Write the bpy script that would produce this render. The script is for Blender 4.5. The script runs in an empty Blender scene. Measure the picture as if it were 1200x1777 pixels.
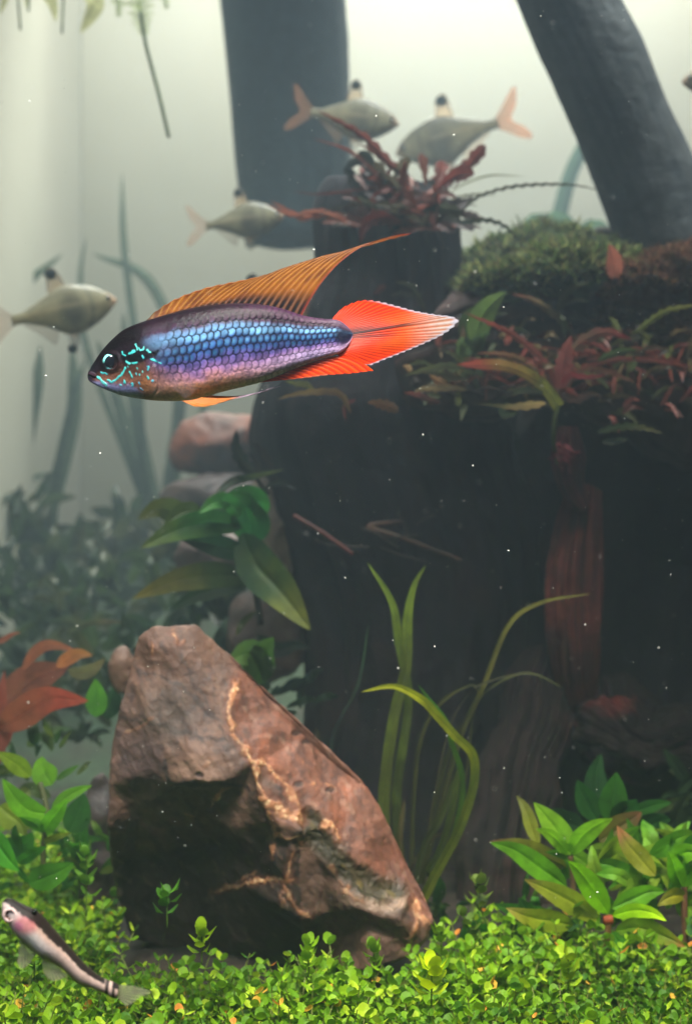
import bpy, math, random
import numpy as np
from mathutils import Vector, Matrix, geometry

# ------------------------------------------------------------------ camera, world, light
# one unit is one decimetre; the photograph is of a few decimetres of water
C = bpy.context.scene
COL = C.collection
random.seed(7)
RNG = np.random.default_rng(7)
W0 = 1.31            # width of the view at the swimming fish, in decimetres
D0 = 3.5             # camera to fish
PX = W0 / 1200.0

cam_d = bpy.data.cameras.new('camera')
cam = bpy.data.objects.new('camera', cam_d)
COL.objects.link(cam)
cam.location = (0, -D0, 0)
cam.rotation_euler = (math.radians(90), 0, 0)
cam_d.sensor_fit = 'VERTICAL'
cam_d.sensor_height = 36
cam_d.lens = 36 * D0 / (W0 * 1777 / 1200)
cam_d.clip_start = 0.01
cam_d.clip_end = 100
cam_d.dof.use_dof = True
cam_d.dof.focus_distance = 3.7
cam_d.dof.aperture_fstop = cam_d.lens * 1e-3 / 0.027
C.camera = cam

w = bpy.data.worlds.new('World')
C.world = w
w.use_nodes = True
w.node_tree.nodes['Background'].inputs[0].default_value = (0.30, 0.38, 0.62, 1)
w.node_tree.nodes['Background'].inputs[1].default_value = 0.06

C.view_settings.view_transform = 'Standard'
C.view_settings.look = 'None'
C.view_settings.exposure = 0
C.view_settings.gamma = 1


def area(name, loc, rot, sx, sy, power, color, spread=180):
    d = bpy.data.lights.new(name, 'AREA')
    d.shape = 'RECTANGLE'
    d.size, d.size_y = sx, sy
    d.energy = power
    d.color = color
    d.spread = math.radians(spread)
    o = bpy.data.objects.new(name, d)
    o.location = loc
    o.rotation_euler = rot
    COL.objects.link(o)
    return o


R = math.radians
# the lamp over the front half of the tank, the lamp over its back, and added fill lamps
area('front_tank_lamp', (0.5, -1.9, 4.0), (R(27), R(3), 0), 1.8, 0.5, 74, (1.0, 0.92, 0.80), 42)
area('middle_fill_lamp', (0.3, 2.5, 4.1), (R(2), 0, 0), 3.0, 0.8, 122, (0.92, 0.98, 0.96), 60)  # added lamp, brightens the branches and the plants on the stump
area('haze_fill_lamp', (0.25, 6.2, 3.9), (R(-31), 0, 0), 2.8, 0.6, 140, (1.0, 1.0, 0.86), 58)  # added lamp facing forward, makes the water at the back glow
area('back_tank_lamp', (0.6, 5.75, 3.9), (R(26), 0, 0), 4.2, 0.6, 172, (1.0, 0.95, 0.82), 180)
area('side_pane_fill_lamp', (-2.5, 4.6, 1.9), (0, R(-90), 0), 1.6, 4.0, 30, (1.0, 0.97, 0.86), 180)  # added lamp outside the side pane, brightens the pane and water
area('fish_fill_lamp', (-0.9, -2.8, 3.4), (R(40), 0, R(-12)), 0.9, 0.9, 15, (0.86, 0.92, 1.0), 34)  # added lamp, narrow beam aimed at the blue fish

cy = C.cycles
cy.use_denoising = True
cy.max_bounces = 6
cy.diffuse_bounces = 3
cy.glossy_bounces = 2
cy.transmission_bounces = 4
cy.transparent_max_bounces = 12
cy.volume_bounces = 2
cy.sample_clamp_indirect = 4
cy.caustics_reflective = False
cy.caustics_refractive = False
HAZE = 0.030


# ------------------------------------------------------------------ helpers
def P(px, py, Y=0.0):
    """point at depth Y that the photograph shows at (px, py)"""
    k = PX * (D0 + Y) / D0
    return Vector(((px - 600) * k, Y, -(py - 888.5) * k))


def S(Y):
    return PX * (D0 + Y) / D0


def lin(c):
    c = np.asarray(c, float) / 255.0
    return np.where(c <= 0.04045, c / 12.92, ((c + 0.055) / 1.055) ** 2.4)


# vectorised 3-D gradient noise
_perm = RNG.permutation(256)
_perm = np.concatenate([_perm, _perm, _perm])
_g = RNG.normal(size=(256, 3))
_g /= np.linalg.norm(_g, axis=1)[:, None]


def pnoise(p):
    p = np.asarray(p, float)
    i = np.floor(p).astype(int)
    f = p - i
    i &= 255
    u = f * f * f * (f * (f * 6 - 15) + 10)
    out = 0
    for dx in (0, 1):
        for dy in (0, 1):
            for dz in (0, 1):
                h = _perm[_perm[_perm[(i[:, 0] + dx) & 255] + ((i[:, 1] + dy) & 255)] + ((i[:, 2] + dz) & 255)] & 255
                g = _g[h]
                d = (g * (f - np.array([dx, dy, dz]))).sum(1)
                wx = u[:, 0] if dx else 1 - u[:, 0]
                wy = u[:, 1] if dy else 1 - u[:, 1]
                wz = u[:, 2] if dz else 1 - u[:, 2]
                out = out + d * wx * wy * wz
    return out * 1.4


def fbm(p, octv=4, gain=0.5, lac=2.03):
    a, s, out = 1.0, 1.0, 0
    for _ in range(octv):
        out = out + a * pnoise(p * s + 17.3 * s)
        a *= gain
        s *= lac
    return out


def ss(a, b, x):
    t = np.clip((x - a) / (b - a), 0, 1)
    return t * t * (3 - 2 * t)


def mixc(a, b, t):
    t = np.asarray(t)[..., None]
    return a * (1 - t) + np.asarray(b) * t


def tag(o, label=None, cat=None, group=None, kind=None):
    if label: o['label'] = label
    if cat: o['category'] = cat
    if group: o['group'] = group
    if kind: o['kind'] = kind
    return o


def thing(name, loc, label, cat, group=None):
    o = bpy.data.objects.new(name, None)
    o.empty_display_size = 0.05
    o.location = loc
    COL.objects.link(o)
    return tag(o, label, cat, group)


def mesh(name, V, F, mat, parent=None, col=None, smooth=True, loc=None):
    """one mesh object; V in world coordinates, moved under its parent (or to loc)"""
    V = np.asarray(V, float)
    off = np.zeros(3)
    if parent is not None:
        q = parent
        while q is not None:
            off += np.array(q.location)
            q = q.parent
    elif loc is not None:
        off = np.array(loc)
    V = V - off
    me = bpy.data.meshes.new(name)
    F = np.asarray(F)
    if F.ndim == 2:
        n, k = F.shape
        me.vertices.add(len(V))
        me.vertices.foreach_set('co', V.astype(np.float32).ravel())
        me.loops.add(n * k)
        me.loops.foreach_set('vertex_index', F.astype(np.int32).ravel())
        me.polygons.add(n)
        me.polygons.foreach_set('loop_start', np.arange(0, n * k, k, dtype=np.int32))
        me.polygons.foreach_set('loop_total', np.full(n, k, np.int32))
    me.polygons.foreach_set('use_smooth', np.full(len(me.polygons), smooth))
    me.update(calc_edges=True)
    me.validate()
    if col is not None:
        a = me.color_attributes.new('Col', 'FLOAT_COLOR', 'POINT')
        c = np.ones((len(V), 4), np.float32)
        c[:, :3] = np.clip(col, 0, 1)
        a.data.foreach_set('color', c.ravel())
    me.materials.append(mat)
    o = bpy.data.objects.new(name, me)
    if parent is not None:
        o.parent = parent
    elif loc is not None:
        o.location = loc
    COL.objects.link(o)
    return o


def grid(n, m, wrap=False, base=0):
    i, j = np.meshgrid(np.arange(n - 1), np.arange(m if wrap else m - 1), indexing='ij')
    j2 = (j + 1) % m
    return (np.stack([i * m + j, i * m + j2, (i + 1) * m + j2, (i + 1) * m + j], -1).reshape(-1, 4)) + base


def curve(pts, t):
    """smooth (Catmull-Rom) curve through pts, evaluated at t in 0..1 by arc length"""
    p = np.asarray(pts, float)
    n = len(p)
    if n == 2:
        return p[0] + (p[1] - p[0]) * np.asarray(t)[:, None]
    q = np.vstack([2 * p[0] - p[1], p, 2 * p[-1] - p[-2]])
    u = np.linspace(0, n - 1, 40 * n)
    i = np.minimum(u.astype(int), n - 2)
    f = (u - i)[:, None]
    a, b, c, d = q[i], q[i + 1], q[i + 2], q[i + 3]
    r = 0.5 * (2 * b + (c - a) * f + (2 * a - 5 * b + 4 * c - d) * f * f + (3 * b - a - 3 * c + d) * f ** 3)
    L = np.concatenate([[0], np.cumsum(np.linalg.norm(np.diff(r, axis=0), axis=1))])
    L /= L[-1]
    return np.stack([np.interp(t, L, r[:, k]) for k in range(p.shape[1])], -1)


# ------------------------------------------------------------------ materials
def newmat(name):
    m = bpy.data.materials.new(name)
    m.use_nodes = True
    nt = m.node_tree
    return m, nt, nt.nodes['Principled BSDF'], nt.nodes['Material Output']


def N(nt, kind, **kw):
    n = nt.nodes.new(kind)
    for k, v in kw.items():
        if k.startswith('i_'):
            key = k[2:]
            n.inputs[int(key) if key.isdigit() else key.replace('_', ' ')].default_value = v
        else:
            setattr(n, k, v)
    return n


def coloured(name, rough=0.6, spec=0.4, nscale=40, namp=0.35, bump=0.0, bscale=80, transl=0.0, coat=0.0, obj_random=0.0):
    """base colour from the mesh's own colours, broken up by noise; optional fine relief and translucency"""
    m, nt, b, out = newmat(name)
    L = nt.links.new
    at = N(nt, 'ShaderNodeAttribute', attribute_name='Col')
    tc = N(nt, 'ShaderNodeTexCoord')
    no = N(nt, 'ShaderNodeTexNoise', i_Scale=nscale, i_Detail=6.0, i_Roughness=0.6)
    L(tc.outputs['Object'], no.inputs['Vector'])
    mr = N(nt, 'ShaderNodeMapRange')
    mr.inputs['From Min'].default_value = 0.25
    mr.inputs['From Max'].default_value = 0.75
    mr.inputs['To Min'].default_value = 1 - namp
    mr.inputs['To Max'].default_value = 1 + namp
    L(no.outputs['Fac'], mr.inputs['Value'])
    vm = N(nt, 'ShaderNodeVectorMath', operation='SCALE')
    L(at.outputs['Color'], vm.inputs[0])
    L(mr.outputs['Result'], vm.inputs['Scale'])
    colo = vm.outputs['Vector']
    L(colo, b.inputs['Base Color'])
    b.inputs['Roughness'].default_value = rough
    b.inputs['Specular IOR Level'].default_value = spec
    b.inputs['Coat Weight'].default_value = coat
    if bump:
        n2 = N(nt, 'ShaderNodeTexNoise', i_Scale=bscale, i_Detail=8.0, i_Roughness=0.65)
        L(tc.outputs['Object'], n2.inputs['Vector'])
        bp = N(nt, 'ShaderNodeBump', i_Strength=bump, i_Distance=0.01)
        L(n2.outputs['Fac'], bp.inputs['Height'])
        L(bp.outputs['Normal'], b.inputs['Normal'])
    if transl:
        tr = N(nt, 'ShaderNodeBsdfTranslucent')
        L(colo, tr.inputs['Color'])
        mx = N(nt, 'ShaderNodeMixShader', i_0=transl)
        L(b.outputs[0], mx.inputs[1])
        L(tr.outputs[0], mx.inputs[2])
        L(mx.outputs[0], out.inputs['Surface'])
    return m


M_LEAF = coloured('leaf_skin', rough=0.55, spec=0.18, nscale=26, namp=0.35, transl=0.42, bump=0.25, bscale=70)
M_CARPET = coloured('carpet_leaf', rough=0.6, spec=0.25, nscale=12, namp=0.2, transl=0.4)
M_ROCK = coloured('stone', rough=0.62, spec=0.35, nscale=28, namp=0.25, bump=0.45, bscale=44)
M_WOOD = coloured('sunken_wood', rough=0.85, spec=0.15, nscale=22, namp=0.45, bump=0.9, bscale=30)
M_MOSS = coloured('moss', rough=0.8, spec=0.1, nscale=8, namp=0.3, transl=0.3)
M_SKIN = coloured('fish_skin', rough=0.42, spec=0.09, nscale=90, namp=0.16, bump=0.12, bscale=220)
M_FIN = coloured('fin_membrane', rough=0.4, spec=0.4, nscale=60, namp=0.15, transl=0.45)
M_FISH2 = coloured('pale_fish_skin', rough=0.4, spec=0.5, nscale=50, namp=0.15, transl=0.5)
M_SOIL = coloured('substrate', rough=0.9, spec=0.2, nscale=30, namp=0.5, bump=1.0, bscale=60)


def glassy(name, colr, alpha, rough=0.2):
    m, nt, b, out = newmat(name)
    at = N(nt, 'ShaderNodeAttribute', attribute_name='Col')
    nt.links.new(at.outputs['Color'], b.inputs['Base Color'])
    b.inputs['Roughness'].default_value = rough
    tp = N(nt, 'ShaderNodeBsdfTransparent')
    tl = N(nt, 'ShaderNodeBsdfTranslucent')
    nt.links.new(at.outputs['Color'], tl.inputs['Color'])
    m1 = N(nt, 'ShaderNodeMixShader', i_0=0.4)
    nt.links.new(b.outputs[0], m1.inputs[1]); nt.links.new(tl.outputs[0], m1.inputs[2])
    m2 = N(nt, 'ShaderNodeMixShader', i_0=alpha)
    nt.links.new(tp.outputs[0], m2.inputs[1]); nt.links.new(m1.outputs[0], m2.inputs[2])
    nt.links.new(m2.outputs[0], out.inputs['Surface'])
    return m


M_CLEARFIN = glassy('clear_fin', None, 0.5)
M_FAINT = glassy('faint_fin', None, 0.22)
M_CLEARER = glassy('clear_thin_fin', None, 0.04)

M_WALL, _nt, _b, _o = newmat('frosted_white_pane')
_b.inputs['Roughness'].default_value = 0.6
_n = N(_nt, 'ShaderNodeTexNoise', i_Scale=1.3, i_Detail=5.0)
_tc = N(_nt, 'ShaderNodeTexCoord')
_r = N(_nt, 'ShaderNodeValToRGB')
_r.color_ramp.elements[0].color = (0.60, 0.61, 0.50, 1)
_r.color_ramp.elements[1].color = (0.72, 0.71, 0.60, 1)
_nt.links.new(_tc.outputs['Object'], _n.inputs['Vector'])
_nt.links.new(_n.outputs['Fac'], _r.inputs['Fac'])
_nt.links.new(_r.outputs['Color'], _b.inputs['Base Color'])

_t = N(_nt, 'ShaderNodeBsdfTranslucent')
_m = N(_nt, 'ShaderNodeMixShader', i_0=0.35)
_nt.links.new(_r.outputs['Color'], _t.inputs['Color'])
_nt.links.new(_b.outputs[0], _m.inputs[1]); _nt.links.new(_t.outputs[0], _m.inputs[2]); _nt.links.new(_m.outputs[0], _o.inputs['Surface'])

M_EYE, _nt, _b, _o = newmat('eye_gloss')
_b.inputs['Base Color'].default_value = (0.004, 0.005, 0.008, 1)
_b.inputs['Roughness'].default_value = 0.08
M_SPECK, _nt, _b, _o = newmat('speck')
_b.inputs['Base Color'].default_value = (0.65, 0.67, 0.62, 1)
_b.inputs['Roughness'].default_value = 0.5

# ------------------------------------------------------------------ the setting: bed, panes, water
GZ = -1.20


def ground_z(x, y):
    x = np.asarray(x, float); y = np.asarray(y, float)
    z = GZ + 0.10 * ss(0.6, 2.0, y) + 0.10 * ss(1.6, 4.0, y) + 0.85 * ss(3.2, 6.2, y)
    p = np.stack([x.ravel() * 1.7, y.ravel() * 1.7, np.zeros(x.size)], 1)
    return z + 0.035 * fbm(p, 3).reshape(x.shape)


gx, gy = np.meshgrid(np.linspace(-1.62, 3.4, 180), np.linspace(-3.9, 7.2, 300), indexing='ij')
gz = ground_z(gx, gy)
V = np.stack([gx, gy, gz], -1).reshape(-1, 3)
c = mixc(np.tile(lin((26, 21, 18)), (len(V), 1)), lin((44, 36, 30)), ss(-0.3, 0.4, fbm(V * 14, 3)))
c = mixc(c, lin((36, 52, 32)), ss(2.4, 3.6, V[:, 1]) * ss(-0.9, 0.3, fbm(V * 5, 3)))
mesh('ground', V, grid(180, 300), M_SOIL, col=c)['kind'] = 'structure'


def slab(name, x0, x1, y0, y1, z0, z1, mat, kind='structure'):
    V = [(x, y, z) for x in (x0, x1) for y in (y0, y1) for z in (z0, z1)]
    F = [(0, 1, 3, 2), (4, 6, 7, 5), (0, 4, 5, 1), (2, 3, 7, 6), (0, 2, 6, 4), (1, 5, 7, 3)]
    o = mesh(name, V, F, mat, smooth=False)
    o['kind'] = kind
    return o


slab('back_wall', -1.50, 3.5, 7.0, 7.08, -1.4, 3.2, M_WALL)
V = np.array([(-1.502, y, z) for y in (-0.8, 6.998) for z in (-1.4, 3.2)])
mesh('side_wall', V, np.array([(0, 1, 3, 2)]), M_WALL, smooth=False)['kind'] = 'structure'

M_HAZE = bpy.data.materials.new('turbid_water')
M_HAZE.use_nodes = True
_nt = M_HAZE.node_tree
_nt.nodes.remove(_nt.nodes['Principled BSDF'])
_v = N(_nt, 'ShaderNodeVolumePrincipled')
_v.inputs['Color'].default_value = (0.64, 0.83, 1.0, 1)
_v.inputs['Density'].default_value = HAZE
_v.inputs['Anisotropy'].default_value = 0.7
_nt.links.new(_v.outputs[0], _nt.nodes['Material Output'].inputs['Volume'])
slab('haze', -1.7, 3.6, -4.2, 7.3, -1.6, 3.4, M_HAZE, 'stuff')


# ------------------------------------------------------------------ fish
def loft(top, bot, n, m, depth, Y, wave=None, power=1.0, bias=0.0):
    """closed body between two outline curves (pixels); returns V, F, px, py, theta, u"""
    t = 0.5 - 0.5 * np.cos(np.linspace(0, math.pi, n))
    t = 0.55 * t + 0.45 * np.linspace(0, 1, n)
    A, B = curve(top, t), curve(bot, t)
    mid, half = (A + B) / 2, (A - B) / 2
    th = np.linspace(0, 2 * math.pi, m, endpoint=False)
    cs, sn = np.cos(th), np.sin(th)
    cs2 = np.sign(cs) * np.abs(cs) ** power
    pxy = mid[:, None, :] + half[:, None, :] * cs2[None, :, None]
    h = np.linalg.norm(half, axis=1)
    dy = -(h * depth(t))[:, None] * sn[None, :]
    yy = Y + dy * S(Y)
    if wave is not None:
        yy = yy + wave(t)[:, None]
    k = S(Y)
    X = (pxy[..., 0] - 600) * k
    Z = -(pxy[..., 1] - 888.5) * k
    V = np.stack([X, yy, Z], -1).reshape(-1, 3)
    F = grid(n, m, wrap=True)
    u = np.repeat(t, m)
    c0, c1 = len(V), len(V) + 1
    V = np.vstack([V, V[:m].mean(0), V[-m:].mean(0)])
    caps = [(j, (j + 1) % m, c0, c0) for j in range(m)]
    return V, F, pxy[..., 0].ravel(), pxy[..., 1].ravel(), np.tile(th, n), u, caps


def quads_and_caps(V, F, n, m):
    """close both ends with fans written as quads with tiny inner rings"""
    e0 = V[:m].mean(0)
    e1 = V[(n - 1) * m:n * m].mean(0)
    V = np.vstack([V[:n * m], e0 + (V[:m] - e0) * 0.02, e1 + (V[(n - 1) * m:n * m] - e1) * 0.02])
    j = np.arange(m); j2 = (j + 1) % m
    a = np.stack([n * m + j, n * m + j2, j2, j], -1)
    b = np.stack([(n - 1) * m + j, (n - 1) * m + j2, (n + 1) * m + j2, (n + 1) * m + j], -1)
    return V, np.vstack([F, a, b])


def seg_d(x, y, pts):
    """distance from points to a polyline and the position along it"""
    best = np.full(x.shape, 1e9)
    for (x0, y0), (x1, y1) in zip(pts[:-1], pts[1:]):
        dx, dy = x1 - x0, y1 - y0
        t = np.clip(((x - x0) * dx + (y - y0) * dy) / (dx * dx + dy * dy + 1e-9), 0, 1)
        best = np.minimum(best, np.hypot(x - x0 - t * dx, y - y0 - t * dy))
    return best


def z1(pts):   # coordinates read off an enlargement of the whole fish
    return [(130 + x / 1.7143, 380 + y / 1.7143) for x, y in pts]


def z2(pts):   # coordinates read off an enlargement of its head
    return [(140 + x / 4.0, 520 + y / 4.0) for x, y in pts]


def fin(name, parent, mat, Bp, Tp, Y, nr, nq, rays, colour, bulge=(0, 0), bpow=2, sweep=None, thick=0.6, jag=0.0, side=0.0, flare=0.0, curl=None):
    """a fin as two sheets over its rays; r runs along the base, q out to the edge"""
    r = np.linspace(0, 1, nr); q = np.linspace(0, 1, nq)
    Bc, Tc = curve(Bp, r), curve(Tp, r)
    rr, qq = np.meshgrid(r, q, indexing='ij')
    pt = Bc[:, None] * (1 - qq[..., None]) + Tc[:, None] * qq[..., None]
    pt = pt + np.array(bulge)[None, None] * (4 * qq * (1 - qq) * rr ** bpow)[..., None]
    ray = 0.5 + 0.5 * np.cos(2 * math.pi * rays * rr)
    if jag:
        d = Tc - Bc
        d = d / (np.linalg.norm(d, axis=1)[:, None] + 1e-6)
        pt = pt + d[:, None] * (jag * (ray - 0.5) * ss(0.75, 1.0, qq))[..., None]
    k = S(Y)
    dist = np.linalg.norm(pt - Bc[:, None], axis=-1)
    yy = Y + side * dist * k + flare * np.sin(rr * 2.2 * math.pi + qq * 2) * qq * k
    if curl is not None:
        yy = yy + curl(rr, qq) * k
    th = (thick * (0.35 + 0.65 * ray ** 2) * (1 - 0.6 * qq)) * k
    X = (pt[..., 0] - 600) * k; Z = -(pt[..., 1] - 888.5) * k
    f = np.stack([X, yy - th, Z], -1).reshape(-1, 3)
    b = np.stack([X, yy + th, Z], -1).reshape(-1, 3)
    c = colour(rr.ravel(), qq.ravel(), ray.ravel(), pt[..., 0].ravel(), pt[..., 1].ravel())
    F = grid(nr, nq)
    F = np.vstack([F, F[:, ::-1] + nr * nq])
    return mesh(name, np.vstack([f, b]), F, mat, parent, np.vstack([c, c]))


def main_fish():
    root = thing('cichlid_fish', P(372, 610, 0), 'blue scaled fish with orange dorsal fin and red-orange tail, swimming in open water', 'fish')
    top = z1([(38, 464), (42, 452), (58, 425), (80, 393), (110, 360), (150, 328), (205, 306), (260, 290), (330, 271), (400, 258), (480, 252),
              (560, 256), (620, 268), (680, 288), (740, 297), (780, 300), (806, 316), (826, 338)])
    bot = z1([(38, 468), (42, 481), (60, 493), (95, 509), (140, 525), (200, 536), (260, 541), (320, 540), (380, 530), (440, 513), (500, 499),
              (560, 483), (620, 458), (700, 427), (760, 408), (790, 398), (812, 378), (826, 350)])
    n, m = 520, 300

    def prof(x):
        return 0.30 + 0.34 * ss(0.0, 0.22, x) - 0.22 * ss(0.35, 1.0, x)
    # vertical slices: both outlines are sampled at the same x
    xs = np.linspace(0, 1, n)
    xs = 0.7 * xs + 0.3 * (0.5 - 0.5 * np.cos(math.pi * xs))
    x0, x1 = top[0][0], top[-1][0]
    X = x0 + (x1 - x0) * xs
    T = curve(top, np.linspace(0, 1, 2000)); B = curve(bot, np.linspace(0, 1, 2000))
    ty = np.interp(X, np.maximum.accumulate(T[:, 0]), T[:, 1])
    by = np.interp(X, np.maximum.accumulate(B[:, 0]), B[:, 1])
    mid, h = (ty + by) / 2, (by - ty) / 2
    th = np.linspace(0, 2 * math.pi, m, endpoint=False)
    cs, sn = np.cos(th), np.sin(th)
    px = np.repeat(X, m)
    hh = np.repeat(h, m)
    vv = np.tile(-cs, n)                      # -1 on the back, 1 on the belly
    py = np.repeat(mid, m) + hh * vv
    uu = np.repeat(xs, m)
    wid = hh * prof(uu)
    sgn = np.tile(np.sign(sn) * np.abs(sn) ** 0.68, n)
    # lattice of scales: rows follow the body
    s = (X - z1([(195, 0)])[0][0])
    pitch = 13.2 - 4.0 * ss(0.25, 1.0, xs)
    a = np.concatenate([[0], np.cumsum(np.diff(X) / ((pitch[1:] + pitch[:-1]) / 2))])
    a = np.repeat(a, m)
    rows = 5.7 - 1.4 * ss(0.45, 1, uu)
    ang = np.arcsin(np.clip(vv, -1, 1))
    b = (0.72 * vv + 0.28 * ang / 1.57) * rows + 0.3
    a = a + 0.35 * np.sin(b * 0.4) + 0.16 * pnoise(np.stack([a * 0.33, b * 0.5, b * 0], 1))
    b = b + 0.14 * pnoise(np.stack([a * 0.4 + 30, b * 0.45, b * 0], 1))
    own = np.full(px.shape, 1e9); ex = np.zeros(px.shape); rid = np.zeros(px.shape); ey = np.zeros(px.shape)
    for k in range(-2, 3):                    # rows near this one; the scale nearer the head lies on top
        for off in (-1, 0, 1, 2):
            row = np.round(b) + k
            st = 0.5 * (row % 2)
            ci = np.floor(a - st) + off + st - 0.15
            dx, dy = (a - ci) / 0.70, (b - row) / 0.66
            d = np.sqrt(dx * dx * np.where(dx > 0, 1.0, 0.6) + dy * dy)
            inside = (d < 1) & (ci < own)
            own = np.where(inside, ci, own); ex = np.where(inside, d, ex); ey = np.where(inside, dx, ey)
            rid = np.where(inside, ci * 7.13 + row * 3.7, rid)
    none = own > 1e8
    ex[none] = 1
    rim = ss(0.62, 0.86, ex)
    rnd = np.modf(np.abs(np.sin(rid * 12.9898) * 43758.5))[0]
    scaled = ss(z2([(420, 0)])[0][0], z2([(700, 0)])[0][0], px + 16 * vv + 8 * pnoise(np.stack([px, py, px * 0], 1) * .09)) * (1 - ss(z1([(770, 0)])[0][0], z1([(810, 0)])[0][0], px))
    faint = ss(0.22, 0.80, vv) * (1 - 0.4 * ss(0.4, 0.7, uu)) * 0.9 + ss(-0.55, -0.85, vv) * 0.5
    scaled = scaled * (1 - faint)
    nz = fbm(np.stack([px, py, sgn * 30], 1) * 0.045, 4)
    nf = fbm(np.stack([px, py, sgn * 30], 1) * 0.22, 3)
    # colours, back to belly
    v = vv + 0.10 * nz
    stops = [(-1.0, (34, 18, 30)), (-0.72, (56, 24, 48)), (-0.56, (82, 44, 80)), (-0.46, (96, 122, 160)), (-0.30, (88, 136, 176)), (-0.18, (44, 74, 118)),
             (0.10, (36, 58, 108)), (0.25, (82, 76, 136)), (0.45, (116, 88, 130)), (0.62, (140, 98, 108)), (0.80, (160, 108, 76)), (1.0, (140, 112, 92))]
    kx = [q[0] for q in stops]
    kc = lin([q[1] for q in stops])
    c = np.stack([np.interp(v, kx, kc[:, j]) for j in range(3)], -1)
    # toward the tail: the bright band thins, the belly turns lilac
    t2 = ss(0.45, 0.85, uu)
    c = mixc(c, lin((120, 108, 140)), t2 * ss(0.35, 0.6, v) * 0.9)
    c = mixc(c, lin((112, 62, 108)), t2 * ss(-0.62, -0.8, v) * 0.9)
    c = mixc(c, lin((26, 36, 70)), t2 * ss(0.35, 0.1, np.abs(v + 0.02)) * 0.55)
    front = 1 - ss(0.28, 0.42, uu)
    c = mixc(c, lin((70, 78, 90)), front * ss(-0.5, -0.2, v) * ss(0.2, -0.1, v) * 0.55)
    c = mixc(c, lin((118, 84, 66)), front * ss(0.1, 0.5, v) * 0.8)
    cc = c * (0.6 + 0.6 * rnd[:, None] + 0.35 * nz[:, None] + 0.25 * nf[:, None])
    lightc = ss(0.62, 0.15, np.hypot(ex, 0)) * (ss(-0.62, -0.42, v) * ss(0.3, -0.1, v))
    cc = mixc(cc, lin((120, 178, 210)), lightc * (0.10 + 0.5 * rnd) * ss(0.0, -0.2, v) * ss(0.32, 0.5, uu))
    cc = mixc(cc, lin((70, 150, 190)), lightc * 0.30 * (1 - ss(0.0, -0.2, v)))
    darkrim = mixc(c * 0.12, lin((16, 18, 34)), np.full(len(px), 0.7))
    c = c * (1 - scaled[:, None]) + (cc * (1 - rim[:, None]) + darkrim * rim[:, None]) * scaled[:, None]
    # smudged texture of the scaleless back
    c = c * (1 + 0.35 * nf[:, None] * (1 - scaled[:, None]))
    rnd2 = 0.5 + 0.5 * pnoise(np.stack([px * 0.35, py * 0.35, px * 0], 1))
    # head
    hx, hy = px, py
    hd = 1 - ss(z2([(440, 0)])[0][0], z2([(610, 0)])[0][0], px + 10 * np.abs(vv) * (vv < 0) * 2.2)
    hc = mixc(np.tile(lin((26, 16, 24)), (len(px), 1)), lin((96, 62, 48)), ss(-0.05, 0.45, v))
    hc = mixc(hc, lin((98, 98, 128)), ss(0.62, 0.86, v) * (1 - ss(z2([(380, 0)])[0][0], z2([(470, 0)])[0][0], px)))
    hc = mixc(hc, lin((26, 20, 30)), ss(175, 158, px))
    hc = mixc(hc, lin((128, 84, 48)), ss(20, 6, np.hypot(px - z2([(480, 0)])[0][0], (py - z2([(0, 605)])[0][1]) * 1.0)) * 0.8)
    hc = mixc(hc, lin((150, 118, 96)), ss(0.5, 0.9, v) * ss(z2([(480, 0)])[0][0], z2([(560, 0)])[0][0], px) * 0.6)
    hc = hc * (1 + 0.35 * nf[:, None] + 0.2 * nz[:, None])
    c = c * (1 - hd[:, None]) + hc * hd[:, None]
    wob = np.stack([px, py, px * 0], 1) * 0.16
    wx, wy = px + 2.2 * pnoise(wob), py + 2.2 * pnoise(wob + 31)
    for pts, wd in (([(310, 412), (400, 392), (465, 385)], 26), ([(330, 428), (430, 432), (530, 388)], 20), ([(530, 388), (560, 375)], 12)):
        d = seg_d(wx, wy, z2(pts))
        c = mixc(c, lin((10, 9, 14)), ss(wd / 4 + 1, wd / 4 - 2.0, d) * 0.95)
    TQ, BR, VI = (80, 228, 222), (150, 255, 240), (96, 110, 190)
    marks = [([(122, 535), (150, 562), (185, 598)], 16, BR), ([(150, 510), (190, 522)], 11, (60, 110, 150)),
             ([(198, 562), (225, 578), (262, 556), (300, 528), (328, 485)], 13, TQ),
             ([(357, 515), (376, 548)], 12, TQ), ([(318, 574), (320, 586)], 17, TQ), ([(290, 600), (290, 602)], 14, TQ), ([(372, 594), (374, 610)], 15, (70, 190, 220)),
             ([(300, 375), (312, 392), (328, 402)], 10, TQ), ([(352, 388), (390, 370)], 15, TQ), ([(400, 328), (408, 345), (412, 362)], 11, BR),
             ([(425, 350), (436, 366), (452, 362), (456, 346)], 9, BR), ([(480, 365), (494, 376), (500, 382)], 12, BR), ([(333, 444), (360, 452)], 13, BR),
             ([(376, 454), (410, 448)], 9, TQ), ([(425, 528), (426, 533)], 10, TQ), ([(450, 512), (450, 518)], 9, BR), ([(482, 550), (488, 560)], 14, TQ),
             ([(515, 573), (516, 580)], 11, (110, 170, 230)), ([(410, 487), (412, 492)], 9, TQ), ([(400, 522), (401, 528)], 9, (120, 180, 220)),
             ([(486, 480), (488, 500)], 12, VI), ([(512, 428), (545, 442)], 12, TQ), ([(445, 408), (456, 416)], 12, (60, 130, 170)), ([(424, 588), (426, 600)], 13, VI),
             ([(430, 625), (440, 635)], 11, VI), ([(560, 450), (575, 458)], 6, (90, 170, 190)), ([(345, 470), (350, 476)], 5, TQ)]
    glow = np.zeros(len(px))
    for pts, wd, cl in marks:
        d = seg_d(wx, wy, z2(pts))
        k = ss(wd / 9.5 + 0.7, wd / 9.5 - 0.7, d)
        c = mixc(c, lin(cl) * 0.95, k)
        glow = np.maximum(glow, k)
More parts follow.
